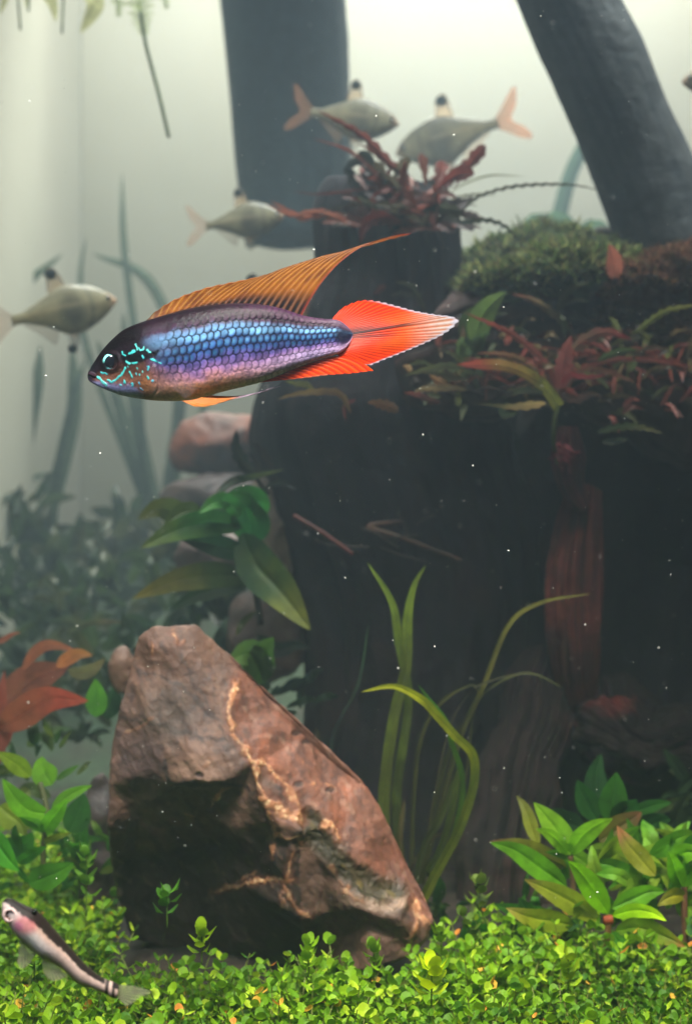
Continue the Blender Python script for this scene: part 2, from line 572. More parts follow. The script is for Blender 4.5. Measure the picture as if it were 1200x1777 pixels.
    # gill cover edge, mouth
    gd = seg_d(px, py, z2([(520, 390), (548, 470), (560, 560), (548, 640), (500, 685)]))
    gl = ss(3.0, 0.6, gd)
    c = mixc(c, lin((52, 36, 34)), gl * 0.35)
    md = seg_d(px, py, z2([(52, 526), (75, 533), (102, 545)]))
    ml = ss(2.0, 0.5, md)
    c = mixc(c, (0.004, 0.003, 0.005), ml)
    lip = ss(5.5, 2.5, seg_d(px, py, z2([(55, 510), (75, 517), (95, 528)]))) * (1 - ml)
    c = mixc(c, lin((86, 62, 74)), lip * 0.5)
    # dark base of the tail
    bd = np.hypot((px - z1([(800, 0)])[0][0]) / 20, (py - z1([(0, 352)])[0][1]) / 19)
    c = mixc(c, lin((20, 20, 34)), ss(1.1, 0.5, bd) * 0.9)
    pk = ss(z1([(720, 0)])[0][0], z1([(790, 0)])[0][0], px) * ss(0.45, 0.8, np.abs(v))
    c = mixc(c, lin((150, 122, 150)), pk * 0.7)
    c = c * (0.55 - 0.34 * ss(-0.35, -0.62, vv) + 1.5 * ss(0.25, 0.85, vv) + 0.24 * ss(-0.75, -0.1, vv) * ss(0.15, 0.3, uu))[:, None]  # belly colour brightened in place of bounce light from below
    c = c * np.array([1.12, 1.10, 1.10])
    c = mixc(c, lin((70, 200, 196)) * (0.45 + 0.7 * rnd2[:, None]), glow * 0.85)
    # relief, in pixels outward
    lift = scaled * (0.55 * ey * (1 - none) - 0.55 * rim) - 1.4 * gl * (px < 400) - 2.4 * ml + 1.1 * lip + 0.5 * glow
    lift += 0.5 * nz + 0.25 * nf * (1 - scaled)
    # eye socket bulge
    exy = z2([(222, 438)])[0]
    ed = np.hypot(px - exy[0], py - exy[1])
    lift += 3.0 * ss(22, 13, ed) - 3.4 * ss(13.5, 11, ed)
    wd = np.maximum(wid * np.abs(sgn) + lift * ss(0.0, 0.35, np.abs(sgn)) * np.clip(hh / 12, 0, 1), 0.05 * wid)
    k = S(0)
    Vv = np.stack([(px - 600) * k, -np.sign(sgn) * wd * k, -(py - 888.5) * k], -1)
    Vv, F = quads_and_caps(Vv, grid(n, m, wrap=True), n, m)
    c = np.vstack([c, c[:m], c[-m:]])
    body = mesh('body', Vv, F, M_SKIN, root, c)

    # eyes: iris ring with turquoise arcs, glossy pupil
    ew = float(np.interp(exy[0], X, h * prof(xs)))
    for sd in (-1, 1):
        ctr = np.array([(exy[0] - 600) * k, sd * (ew * 0.80) * k, -(exy[1] - 888.5) * k])
        rr, aa = np.linspace(0.02, 1, 26), np.linspace(0, 2 * math.pi, 72, endpoint=False)
        r2, a2 = np.meshgrid(rr, aa, indexing='ij')
        rad = 15.5 * k
        dome = np.sqrt(np.clip(1.05 - r2 ** 2, 0, 1))
        Ve = np.stack([ctr[0] + rad * r2 * np.cos(a2), ctr[1] + sd * rad * 0.42 * dome, ctr[2] + rad * r2 * np.sin(a2)], -1).reshape(-1, 3)
        rf, af = r2.ravel(), a2.ravel()
        ce = np.tile(lin((20, 22, 30)), (len(rf), 1))
        ringm = ss(0.66, 0.74, rf) * ss(0.98, 0.9, rf)
        arcs = ss(0.2, 0.75, np.maximum.reduce([np.cos(af - 2.15) ** 1 * 1.0 - 0.15, np.cos(af + 1.15) - 0.15, 0.7 * np.cos(af - 0.95)]))
        ce = mixc(ce, lin((130, 240, 230)) * (1 + 1.2 * ss(0.2, -0.6, np.sin(af)))[:, None], ringm * arcs * 0.95)  # lower arcs painted brighter because they face away from the lamps
        ce = mixc(ce, lin((70, 46, 40)), ss(0.93, 1.0, rf) * 0.7)
        e = mesh('eye', Ve, grid(26, 72, wrap=True), M_SKIN, root, ce)
        r3, a3 = np.meshgrid(np.linspace(0.02, 1, 12), np.linspace(0, 2 * math.pi, 40, endpoint=False), indexing='ij')
        pr = 10.8 * k
        Vp = np.stack([ctr[0] + pr * r3 * np.cos(a3), ctr[1] + sd * (rad * 0.44 * np.sqrt(np.clip(1.05 - (0.69 * r3) ** 2, 0, 1)) - 0.25 * k * r3 + 0.35 * k), ctr[2] + pr * r3 * np.sin(a3)], -1).reshape(-1, 3)
        mesh('pupil', Vp, grid(12, 40, wrap=True), M_EYE, e)

    # dorsal fin
    def dors(r, q, ray, x, y):
        nn = fbm(np.stack([x * 0.03, y * 0.03, r * 9], 1), 3)
        c = mixc(np.tile(lin((184, 104, 36)), (len(r), 1)), lin((124, 56, 26)), ss(-0.1, 0.6, nn) * 0.7)
        c = mixc(c, lin((226, 160, 88)), ss(0.62, 0.98, ray) * ss(0.12, 0.3, q) * 0.5)
        c = mixc(c, lin((58, 22, 22)), ss(0.25, 0.0, ray) * 0.25)
        c = mixc(c, lin((124, 52, 30)), ss(0.72, 1.0, r) * ss(0.4, 0.9, q) * 0.7)
        c = mixc(c, lin((26, 18, 30)), ss(0.20, 0.06, q) * (0.65 + 0.35 * (ray < 0.5)))
        c = mixc(c, lin((150, 110, 120)), ss(0.75, 1, ray) * ss(0.25, 0.05, q) * 0.5)
        c = mixc(c, lin((205, 50, 30)), ss(0.90, 0.97, q) * (r < 0.75) * 0.8)
        c = mixc(c, lin((228, 190, 160)), ss(0.955, 0.985, q) * (r < 0.6) * 0.8)
        c = mixc(c, lin((150, 44, 34)), ss(0.975, 1.0, r) * 0.9)
        c = mixc(c, lin((64, 50, 52)), ss(0.12, 0.0, r) * 0.7)
        c = mixc(c, lin((150, 120, 90)), ss(0.12, 0.0, r) * ss(0.6, 1, ray) * 0.4)
        return c * np.array([0.62, 0.68, 0.45])
    fin('dorsal_fin', root, M_FIN,
        z1([(208, 309), (260, 294), (330, 276), (400, 264), (480, 258), (560, 262), (620, 274), (674, 290)]),
        z1([(210, 304), (240, 275), (300, 238), (380, 208), (460, 190), (520, 178), (580, 162), (640, 140), (700, 122), (760, 105), (850, 85), (930, 62), (1000, 44)]),
        0.0, 560, 60, 24, dors, bulge=(-14, -34), bpow=2.2, thick=0.6, jag=2.2, flare=2.0)
    # tail fin
    def caud(r, q, ray, x, y):
        nn = fbm(np.stack([x * 0.05, y * 0.05, r * 30], 1), 3)
        c = mixc(np.tile(lin((255, 50, 1)), (len(r), 1)), lin((255, 84, 6)), ss(0.3, 0.9, ray) * 0.75)
        c = mixc(c, lin((150, 26, 10)), ss(0.30, 0.0, ray) * 0.5)
        c = mixc(c, lin((250, 130, 30)), ss(0.3, 0.6, q) * ss(0.25, 0.4, r) * ss(0.8, 0.6, r) * 0.4)
        cen = np.abs(r - 0.46 - 0.015 * nn)
        c = mixc(c, lin((42, 22, 30)), ss(0.16, 0.02, cen) * ss(0.55, 0.02, q) * (0.55 + 0.45 * (ray < 0.55)))
        c = mixc(c, lin((40, 14, 22)), ss(0.03, 0.0, np.abs(r - 0.47)) * ss(0.75, 0.5, q) * 0.9)
        c = mixc(c, lin((60, 20, 30)), ss(0.014, 0.0, np.abs(r - 0.55)) * ss(0.55, 0.3, q) * 0.8)
        tipx = z1([(965, 0)])[0][0]
        tp = ss(tipx, tipx + 80, x)
        c = mixc(c, mixc(np.tile(lin((196, 130, 100)), (len(r), 1)), lin((214, 200, 206)), ray), tp * 0.95)
        c = mixc(c, lin((206, 200, 224)), ss(0.93, 0.98, q + 0.04 * (ray - 0.5)) * ss(0.12, 0.22, r) * 0.9)
        c = mixc(c, lin((60, 30, 40)), ss(0.985, 1.0, q) * 0.6)
        c = c * (1 - 0.35 * ss(0.5, 0.1, ray) * ss(.95, .6, q))[:, None]
        return c * np.array([0.80, 0.86, 0.78])
    fin('caudal_fin', root, M_FIN,
        z1([(764, 300), (790, 306), (812, 322), (822, 345), (812, 368), (790, 390), (768, 400)]),
        z1([(772, 288), (800, 262), (850, 243), (900, 245), (960, 260), (1020, 276), (1080, 286), (1120, 291), (1138, 305), (1100, 340), (1040, 370), (980, 395), (920, 418), (872, 434), (820, 420), (782, 406)]),
        0.0, 700, 70, 38, caud, thick=0.55, jag=3.0, bulge=(0, 0), flare=2.5)
    # anal fin
    def anal(r, q, ray, x, y):
        c = mixc(np.tile(lin((255, 54, 2)), (len(r), 1)), lin((255, 96, 20)), ray * 0.7)
        c = mixc(c, lin((120, 20, 20)), ss(0.25, 0, ray) * 0.6)
        c = mixc(c, lin((120, 100, 150)), ss(0.18, 0.0, q) * 0.5)
        c = mixc(c, lin((230, 150, 140)), ss(0.93, 0.99, q) * (r < 0.6) * 0.6)
        return c * np.array([0.80, 0.9, 0.6])
    fin('anal_fin', root, M_FIN,
        z1([(548, 487), (600, 468), (650, 447), (700, 428), (756, 411)]),
        z1([(556, 486), (600, 481), (650, 476), (700, 470), (760, 463), (820, 459), (886, 451)]),
        0.0, 340, 36, 14, anal, bulge=(2, -10), bpow=2, thick=0.9, jag=1.5)
    # paired pelvic fins
    def pelv(r, q, ray, x, y):
        c = mixc(np.tile(lin((196, 104, 20)), (len(r), 1)), lin((232, 156, 60)), ray * 0.7)
        c = mixc(c, lin((176, 150, 170)), ss(z1([(455, 0)])[0][0], z1([(500, 0)])[0][0], x))
        c = mixc(c, lin((170, 60, 20)), ss(0.06, 0.0, r) * 0.6)
        return c
    for sd, dx, dy in ((-1, 0, 0), (1, 22, -6)):
        sh = lambda p: [(x + dx, y + dy) for x, y in p]
        fin('pelvic_fin', root, M_FIN,
            z1(sh([(318, 540), (335, 540), (355, 537), (378, 530)])),
            z1(sh([(328, 546), (360, 558), (400, 556), (450, 541), (500, 526), (548, 516), (592, 500)])),
            sd * 0.03, 120, 60, 9, pelv, bulge=(4, 8), bpow=1, thick=0.8, jag=1, side=sd * 0.05)
    # the nearly clear pectoral fins
    def pect(r, q, ray, x, y):
        return mixc(np.tile(lin((150, 120, 120)), (len(r), 1)), lin((220, 205, 210)), ray * 0.7)
    for sd in (-1, 1):
        fin('pectoral_fin', root, M_CLEARER,
            z2([(620, 555), (628, 575), (636, 596), (640, 612)]),
            z2([(760, 560), (800, 600), (790, 650), (730, 690)]),
            sd * 0.062, 60, 24, 9, pect, thick=0.5, jag=2, side=sd * 0.35)


main_fish()


# ------------------------------------------------------------------ stone with facets and pale veins
def refine(V, F, target):
    """split long edges until every edge is shorter than target (in px units)"""
    V = [np.asarray(v, float) for v in V]
    V = np.array(V); F = np.array(F)
    for _ in range(12):
        a, b, c = V[F[:, 0]], V[F[:, 1]], V[F[:, 2]]
        L = np.stack([np.linalg.norm(a - b, axis=1), np.linalg.norm(b - c, axis=1), np.linalg.norm(c - a, axis=1)], 1)
        if L.max() < target:
            break
        # uniform 1-to-4 split keeps the mesh closed
        E = np.sort(np.concatenate([F[:, [0, 1]], F[:, [1, 2]], F[:, [2, 0]]]), axis=1)
        U, inv = np.unique(E, axis=0, return_inverse=True)
        inv = inv.ravel()
        n = len(V); m = len(F)
        V = np.vstack([V, (V[U[:, 0]] + V[U[:, 1]]) / 2])
        e0, e1, e2 = n + inv[:m], n + inv[m:2 * m], n + inv[2 * m:]
        F = np.concatenate([np.stack([F[:, 0], e0, e2], 1), np.stack([e0, F[:, 1], e1], 1), np.stack([e2, e1, F[:, 2]], 1), np.stack([e0, e1, e2], 1)])
        if np.median(L) / 2 < target:
            break
    return V, F


def vnormals(V, F):
    n = np.cross(V[F[:, 1]] - V[F[:, 0]], V[F[:, 2]] - V[F[:, 0]])
    out = np.zeros_like(V)
    for k in range(3):
        for j in range(3):
            out[:, j] += np.bincount(F[:, k], n[:, j], len(V))
    return out / (np.linalg.norm(out, axis=1)[:, None] + 1e-12)


def smooth_mesh(V, F, it, f=0.5):
    deg = np.zeros(len(V))
    for k in range(3):
        deg += np.bincount(F[:, k], minlength=len(V)) * 2
    for _ in range(it):
        acc = np.zeros_like(V)
        for a, b in ((0, 1), (1, 2), (2, 0)):
            for j in range(3):
                acc[:, j] += np.bincount(F[:, a], V[F[:, b], j], len(V)) + np.bincount(F[:, b], V[F[:, a], j], len(V))
        V = V + f * (acc / deg[:, None] - V)
    return V


def stone(name, Y, front, back, colour, label, cat, target=4.0, amp=3.0, smooth=2, group=None, fade=1.0):
    """front: control points (px, py, depth in px); outline points are those of the hull used by back"""
    pts2 = [Vector((p[0], p[1])) for p in front]
    tri = geometry.delaunay_2d_cdt(pts2, [], [], 0, 1e-4)
    vs, fs = tri[0], tri[2]
    n = len(vs)
    dep = [min(front, key=lambda q: (q[0] - v.x) ** 2 + (q[1] - v.y) ** 2)[2] for v in vs]
    V = [(v.x, dep[i], v.y) for i, v in enumerate(vs)]
    F = [tuple(f) for f in fs]
    # boundary edges -> wall to a shrunken back outline
    from collections import Counter
    ed = Counter(); direc = {}
    for f in F:
        for k in range(3):
            e = (f[k], f[(k + 1) % 3]); ed[tuple(sorted(e))] += 1; direc[tuple(sorted(e))] = e
    bound = [direc[e] for e, q in ed.items() if q == 1]
    nxt = {a: b for a, b in bound}
    st = bound[0][0]; loop = [st]
    while nxt[loop[-1]] != st:
        loop.append(nxt[loop[-1]])
    cx = np.mean([V[i][0] for i in loop]); cz = np.mean([V[i][2] for i in loop])
    ring1, ring2 = [], []
    for i in loop:
        x, d, z = V[i]
        jx = random.uniform(-6, 6)
        ring1.append(len(V)); V.append((x + (cx - x) * 0.14 + jx, d + back * 0.45, z + (cz - z) * 0.12 + random.uniform(-4, 4)))
    for i in loop:
        x, d, z = V[i]
        ring2.append(len(V)); V.append((x + (cx - x) * 0.30, d + back * random.uniform(0.85, 1.0), z + (cz - z) * 0.18))
    L = len(loop)
    for A, B in ((loop, ring1), (ring1, ring2)):
        for k in range(L):
            a, b, c2, d2 = A[k], A[(k + 1) % L], B[(k + 1) % L], B[k]
            F += [(b, a, d2), (b, d2, c2)]
    ce = len(V); V.append((cx, back * 1.05 + np.mean([V[i][1] for i in loop]), cz))
    for k in range(L):
        F.append((ring2[(k + 1) % L], ring2[k], ce))
    V, F = refine(V, F, target * 4)
    V = smooth_mesh(V, F, smooth)
    V, F = refine(V, F, target)
    V = smooth_mesh(V, F, 2)
    N_ = vnormals(V, F)
    p = V * 0.011
    ridged = 1 - np.abs(fbm(p * 1.5 + 5, 3)) * 2
    d = fbm(p * 1.2, 5) * amp * 1.6 + ridged * amp * 1.0 + fbm(p * 9, 3, 0.6) * amp * 0.22
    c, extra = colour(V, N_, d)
    # outward: away from the middle
    mid = V.mean(0)
    if ((V - mid) * N_).sum() < 0:
        N_ = -N_
        F = F[:, ::-1]
    V = V + N_ * (d + extra)[:, None]
    k = S(Y)
    Wd = np.stack([(V[:, 0] - 600) * k, Y + V[:, 1] * k, -(V[:, 2] - 888.5) * k], 1)
    # the image y axis is flipped, so turn the faces
    F = F[:, ::-1]
    loc = (Wd[:, 0].mean(), Wd[:, 1].mean(), Wd[:, 2].min())
    o = mesh(name, Wd, F, M_ROCK, None, c, loc=loc)
    return tag(o, label, cat, group)


VEIN = lin((206, 146, 104))
VEIN_HI = lin((246, 214, 168))


def q1(pts):   # enlargement of the whole stone
    return [(120 + x / 1.7647, 1060 + y / 1.7647) for x, y in pts]


def rock_colour(V, N_, d):
    x, z = V[:, 0], V[:, 2]
    P3 = V * 0.012
    n1, n2, n3 = fbm(P3, 4), fbm(P3 * 4 + 9, 4), fbm(P3 * 11 + 3, 3)
    w1 = np.stack([x, z], 1) + np.stack([pnoise(P3 * 3), pnoise(P3 * 3 + 40)], 1) * 7 + np.stack([pnoise(P3 * 10), pnoise(P3 * 10 + 40)], 1) * 3.5
    wx, wz = w1[:, 0], w1[:, 1]
    ridge = [(300, 1080), (352, 1150), (400, 1215), (408, 1265), (440, 1320), (500, 1395), (528, 1430), (575, 1450), (620, 1530), (700, 1575), (742, 1610)]
    rz = np.interp(wx, [p[0] for p in ridge], [p[1] for p in ridge])
    over = ss(9, -9, wz - rz + 9 * n2) * ss(385, 410, wx + 8 * n2)             # the red-brown slope above the ridge
    c = np.tile(lin((116, 86, 70)), (len(x), 1))
    c = mixc(c, lin((150, 112, 90)), ss(-0.3, 0.5, n1) * 0.7)
    c = mixc(c, lin((78, 62, 62)), ss(0.1, 0.7, n2) * 0.6)
    c = mixc(c, lin((176, 138, 116)), ss(46, 10, np.hypot((wx - 345) / 1.6, wz - 1335)) * 0.8)
    red = mixc(np.tile(lin((138, 88, 66)), (len(x), 1)), lin((106, 70, 56)), ss(-0.2, 0.5, n2))
    red = mixc(red, lin((172, 100, 66)), ss(0.1, 0.6, n1) * 0.6)
    red = mixc(red, lin((128, 84, 70)), ss(520, 680, x) * ss(1400, 1560, z) * 0.6)
    red = mixc(red, lin((190, 130, 96)), ss(0.62, 0.85, n3) * 0.7)
    c = c * (1 - over[:, None]) + red * over[:, None]
    c = mixc(c, lin((142, 98, 72)), ss(1190, 1120, z) * 0.5)
    undercut_shade = ss(0, 30, wz - (1500 - 0.25 * (wx - 200))) * (wx < 520)
    c = mixc(c, lin((40, 30, 28)), undercut_shade * 0.8)  # shade of the undercut painted onto the lower left
    # greenish hollow below the ridge, pale ledge near its foot
    gd = seg_d(wx, wz, q1([(735, 650), (790, 720), (850, 800), (930, 860), (995, 880)]))
    c = mixc(c, lin((58, 56, 30)), ss(30, 12, gd) * 0.9)
    c = mixc(c, lin((120, 104, 50)), ss(12, 4, gd) * ss(0.0, 0.5, n2) * 0.8)
    ld = seg_d(wx, wz, q1([(850, 880), (900, 895), (960, 905), (1015, 900)]))
    c = mixc(c, lin((176, 146, 122)), ss(16, 4, ld) * 0.8)
    # dark folds between facets
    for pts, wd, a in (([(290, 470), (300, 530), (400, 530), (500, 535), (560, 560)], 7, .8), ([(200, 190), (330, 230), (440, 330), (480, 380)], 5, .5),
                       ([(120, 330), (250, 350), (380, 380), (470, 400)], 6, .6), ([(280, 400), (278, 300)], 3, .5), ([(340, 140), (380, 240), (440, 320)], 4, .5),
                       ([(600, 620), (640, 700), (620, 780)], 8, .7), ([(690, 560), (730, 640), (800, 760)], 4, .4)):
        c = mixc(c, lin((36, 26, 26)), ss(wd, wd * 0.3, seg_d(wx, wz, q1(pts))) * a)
    c = mixc(c, lin((84, 66, 70)), ss(60, 15, np.hypot((wx - 235) / 1.1, (wz - 1330) / 1.3)) * 0.6)
    c = mixc(c, lin((104, 94, 84)), ss(56, 15, np.hypot((wx - 290) / 1.3, (wz - 1240) / 1.2)) * 0.5)
    # slanting strata and chips
    al = math.radians(58)
    sx, sz = x * math.cos(al) + z * math.sin(al), -x * math.sin(al) + z * math.cos(al)
    st = fbm(np.stack([sx * 0.008, sz * 0.022, V[:, 1] * 0.01], 1), 4)
    st2 = fbm(np.stack([sx * 0.03, sz * 0.07, V[:, 1] * 0.02 + 5], 1), 3)
    c = c * (1 + 0.26 * st + 0.14 * st2)[:, None]
    c = mixc(c, lin((60, 46, 46)), ss(0.30, 0.55, st) * (1 - over) * 0.6)
    c = mixc(c, lin((176, 142, 120)), ss(0.42, 0.6, st2) * 0.35)
    cell = np.round(np.stack([sx / 74 + 0.35 * n1, sz / 46 + 0.35 * n2], 1))
    lift = 3.5 * st + 0.5 * st2 + (1 - over) * 0.0 * (np.abs(np.modf(sx / 74 + 0.35 * n1)[0]) - .5) * ss(1120, 1180, z)
    veins = [([(510, 235), (500, 265), (490, 300), (487, 340), (497, 370)], 13, 1), ([(500, 385), (540, 430), (575, 470), (620, 500), (660, 540), (690, 580), (705, 620)], 10, 1),
             ([(540, 425), (560, 455)], 12, 1), ([(568, 480), (575, 520), (600, 560), (620, 590), (660, 620), (705, 625)], 8, 1), ([(600, 575), (650, 620), (710, 640)], 17, 1.2),
             ([(600, 600), (620, 650), (635, 700), (615, 760)], 6, .7), ([(640, 690), (690, 690), (715, 710)], 7, .6), ([(680, 740), (675, 790), (665, 820)], 10, .6),
             ([(410, 932), (470, 905), (530, 870), (590, 845), (650, 830), (690, 825)], 9, .9), ([(660, 850), (680, 900), (710, 930), (735, 955)], 6, .7),
             ([(655, 860), (645, 900), (640, 930)], 4, .6), ([(430, 610), (440, 580), (470, 560), (495, 552)], 3.5, .9), ([(780, 660), (800, 650), (830, 700)], 9, .8),
             ([(300, 65), (330, 100), (345, 105)], 6, .8), ([(310, 90), (340, 110)], 4, .8), ([(240, 110), (243, 130)], 7, .7), ([(1060, 920), (1065, 960), (1045, 1000), (1040, 1030)], 15, .9),
             ([(1085, 960), (1100, 980)], 10, .7), ([(800, 790), (850, 860), (900, 900)], 3, .5), ([(560, 830), (500, 870)], 4, .5), ([(705, 535), (712, 540)], 4, .9), ([(735, 545), (748, 550)], 4, .9),
             ([(775, 545), (815, 565)], 4, .5), ([(800, 1010), (825, 1030)], 3, .6), ([(400, 480), (470, 430)], 3, .25), ([(150, 400), (260, 330)], 3, .3), ([(330, 645), (395, 650)], 2, .8)]
    for pts, wd, a in veins:
        dd = seg_d(wx, wz, q1(pts))
        wpx = wd / 2.0
        k = ss(wpx * 1.2, wpx * 0.2, dd + 4.5 * n2 + 2.0 * n3) * (0.75 + 0.5 * ss(-.4, .3, n1))
        c = mixc(c, mixc(np.tile(VEIN, (len(x), 1)), VEIN_HI, ss(0.0, 0.5, n3)) * np.array([1.1, 1.0, 0.9]), np.clip(k * a, 0, 1))
        c = mixc(c, lin((150, 84, 50)), ss(wpx * 2.6, wpx * 1.2, dd) * (1 - k) * 0.35 * a)
        lift += 1.3 * k * a
    # small pits
    for q in ((688, 397), (717, 424), (800, 565), (400, 500), (700, 540)):
        pq = q1([q])[0]
        k = ss(7, 3, np.hypot((x - pq[0]) / 1.6, z - pq[1]) + 2 * n3)
        c = mixc(c, lin((44, 30, 28)), k * 0.8)
        lift -= 2.5 * k
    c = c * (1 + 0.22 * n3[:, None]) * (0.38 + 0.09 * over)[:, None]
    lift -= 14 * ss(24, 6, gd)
    return c, lift


def big_stone():
    # (px, py, depth): depth grows away from the camera
    o = [(236, 1108, 60), (262, 1090, 62), (300, 1086, 70), (336, 1090, 78), (370, 1122, 84), (405, 1160, 90), (440, 1195, 96), (480, 1242, 100), (520, 1290, 104),
         (560, 1326, 108), (600, 1358, 110), (640, 1384, 108), (664, 1424, 100), (684, 1480, 92), (704, 1530, 84), (722, 1575, 74), (758, 1612, 66), (748, 1640, 60),
         (716, 1668, 40), (640, 1690, 10), (560, 1710, 110), (460, 1720, 180), (360, 1720, 240), (260, 1710, 260), (196, 1690, 240), (180, 1600, 190), (172, 1520, 140),
         (176, 1440, 52), (180, 1370, 48), (186, 1300, 48), (200, 1240, 52), (216, 1190, 56), (240, 1160, 58), (234, 1135, 60)]
    i = [(262, 1130, 42), (300, 1118, 42), (330, 1140, 44), (352, 1165, 44), (262, 1172, 40), (300, 1190, 30), (340, 1220, 26), (396, 1205, 40), (404, 1262, 14), (378, 1250, 22),
         (250, 1240, 22), (222, 1290, 34), (290, 1270, 14), (280, 1320, 10), (330, 1300, -8), (232, 1350, 34), (260, 1400, 60), (220, 1398, 70), (300, 1362, 6), (340, 1352, -14), (392, 1356, -14),
         (408, 1312, -2), (440, 1322, 0), (300, 1380, 40), (350, 1378, 30), (420, 1380, 26), (360, 1420, 60), (300, 1440, 95), (230, 1440, 105), (220, 1520, 170), (300, 1540, 190), (380, 1500, 140),
         (400, 1450, 56), (452, 1380, -8), (478, 1420, -10), (520, 1440, -14), (460, 1460, 40), (440, 1520, 84), (470, 1500, 16), (500, 1470, -2), (500, 1530, 4), (420, 1560, 100), (360, 1585, 180),
         (470, 1600, 90), (520, 1600, 16), (480, 1570, 6), (540, 1470, 16), (560, 1530, 26), (570, 1590, 36), (600, 1640, 70), (540, 1650, 80), (430, 1660, 150), (330, 1650, 225), (240, 1630, 230),
         (580, 1490, -2), (620, 1530, 2), (660, 1556, 8), (700, 1572, 12), (620, 1575, -8), (660, 1590, -8), (696, 1596, -2), (640, 1608, 14), (680, 1630, 18), (716, 1612, 14), (730, 1640, 30),
         (470, 1270, 50), (520, 1340, 46), (560, 1400, 36), (460, 1320, 22), (600, 1430, 44), (640, 1460, 50), (660, 1530, 44), (560, 1440, 6), (620, 1500, 16), (690, 1560, 28)]
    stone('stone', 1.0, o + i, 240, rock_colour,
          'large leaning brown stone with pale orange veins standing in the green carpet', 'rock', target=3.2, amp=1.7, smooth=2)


def plain_rock(c1, c2, c3):
    def f(V, N_, d):
        p = V * 0.012
        c = mixc(np.tile(lin(c1), (len(V), 1)), lin(c2), ss(-0.3, 0.5, fbm(p, 4)))
        c = mixc(c, lin(c3), ss(0.1, 0.6, fbm(p * 3 + 7, 4)) * 0.7)
        return c, fbm(p * 2, 3) * 3
    return f


def blob_stone(px, py, rx, ry, Y, cols, label, depth=60, back=90, seed=1, target=9):
    r = random.Random(seed)
    o, i = [], []
    n = 13
    for k in range(n):
        a = 2 * math.pi * k / n
        q = r.uniform(0.86, 1.08)
        sq = 1 / max(abs(math.cos(a)), abs(math.sin(a))) ** 0.45
        o.append((px + rx * q * sq * math.cos(a), py + ry * q * sq * math.sin(a), depth * 0.8 + r.uniform(-8, 8)))
    for k in range(6):
        a = 2 * math.pi * k / 6 + r.uniform(-0.4, 0.4)
        i.append((px + rx * 0.55 * math.cos(a), py + ry * 0.55 * math.sin(a), r.uniform(0, 0.35) * depth))
    i.append((px + r.uniform(-5, 5), py, 0))
    stone('stone', Y, o + i, back, plain_rock(*cols), label, 'rock', target=target, amp=2.5, smooth=1)


big_stone()
TAN = ((80, 44, 30), (104, 54, 34), (48, 30, 24))
blob_stone(378, 772, 92, 62, 3.3, TAN, 'hazy orange-brown stone seen above the broad green leaves', 70, 110, 3)
blob_stone(362, 868, 100, 50, 3.2, ((48, 36, 30), (60, 44, 36), (34, 26, 23)), 'hazy brown stone under the orange-brown one, beside the dark stump', 60, 110, 5)
blob_stone(378, 975, 92, 62, 2.5, ((60, 42, 36), (72, 50, 42), (40, 30, 26)), 'pinkish brown stone showing between the broad green leaves', 60, 110, 8)
blob_stone(470, 930, 48, 112, 2.3, ((74, 62, 48), (92, 78, 58), (48, 40, 34)), 'dull olive-brown upright stone against the stump', 50, 90, 11)
blob_stone(455, 1105, 80, 100, 2.4, ((60, 48, 40), (76, 58, 50), (40, 34, 30)), 'dark stone in shade behind the top of the veined stone', 50, 90, 12)
blob_stone(212, 1165, 26, 42, 1.5, ((84, 60, 46), (100, 74, 58), (50, 40, 32)), 'small dark brown stone tucked behind the veined stone', 26, 40, 21)

blob_stone(168, 1490, 40, 150, 1.5, ((40, 31, 28), (52, 40, 34), (28, 23, 21)), 'low dark brown stone behind the veined stone, beside the leafy plants', 40, 60, 33)


# ------------------------------------------------------------------ sunken wood
def tube_px(pts, n=60, m=48, rough=0.12, grain=0.0, seed=0, freq=3.0):
    """pts: (px, py, Y, radius in px); closed tube with uneven bark; returns V, F and along/around"""
    p = np.array(pts, float)
    t = np.linspace(0, 1, n)
    q = curve(p, t)
    k = PX * (D0 + q[:, 2]) / D0
    c = np.stack([(q[:, 0] - 600) * k, q[:, 2], -(q[:, 1] - 888.5) * k], 1)
    r = q[:, 3] * k
    tg = np.gradient(c, axis=0); tg /= np.linalg.norm(tg, axis=1)[:, None]
    ref = np.array([0, -1.0, 0])
    if abs(tg[:, 1]).mean() > 0.8:
        ref = np.array([0, 0, 1.0])
    s = np.cross(tg, ref); s /= np.linalg.norm(s, axis=1)[:, None]
    u = np.cross(s, tg)
    th = np.linspace(0, 2 * math.pi, m, endpoint=False)
    ct, st = np.cos(th), np.sin(th)
    dirs = s[:, None] * ct[None, :, None] + u[:, None] * st[None, :, None]
    base = c[:, None] + dirs * r[:, None, None]
    pp = base.reshape(-1, 3)
    a = np.repeat(t * np.linalg.norm(np.diff(c, axis=0), axis=1).sum(), m)
    around = np.stack([np.tile(ct, n) * freq, np.tile(st, n) * freq, a * 0.8], 1)
    nz = fbm(pp * 2.2 + seed, 4) * rough
    gr = (1 - 2 * np.abs(fbm(around + seed * 3, 4))) * grain
    V = pp + dirs.reshape(-1, 3) * ((nz + gr) * np.repeat(r, m))[:, None]
    return quads_and_caps(V, grid(n, m, wrap=True), n, m) + (gr,)


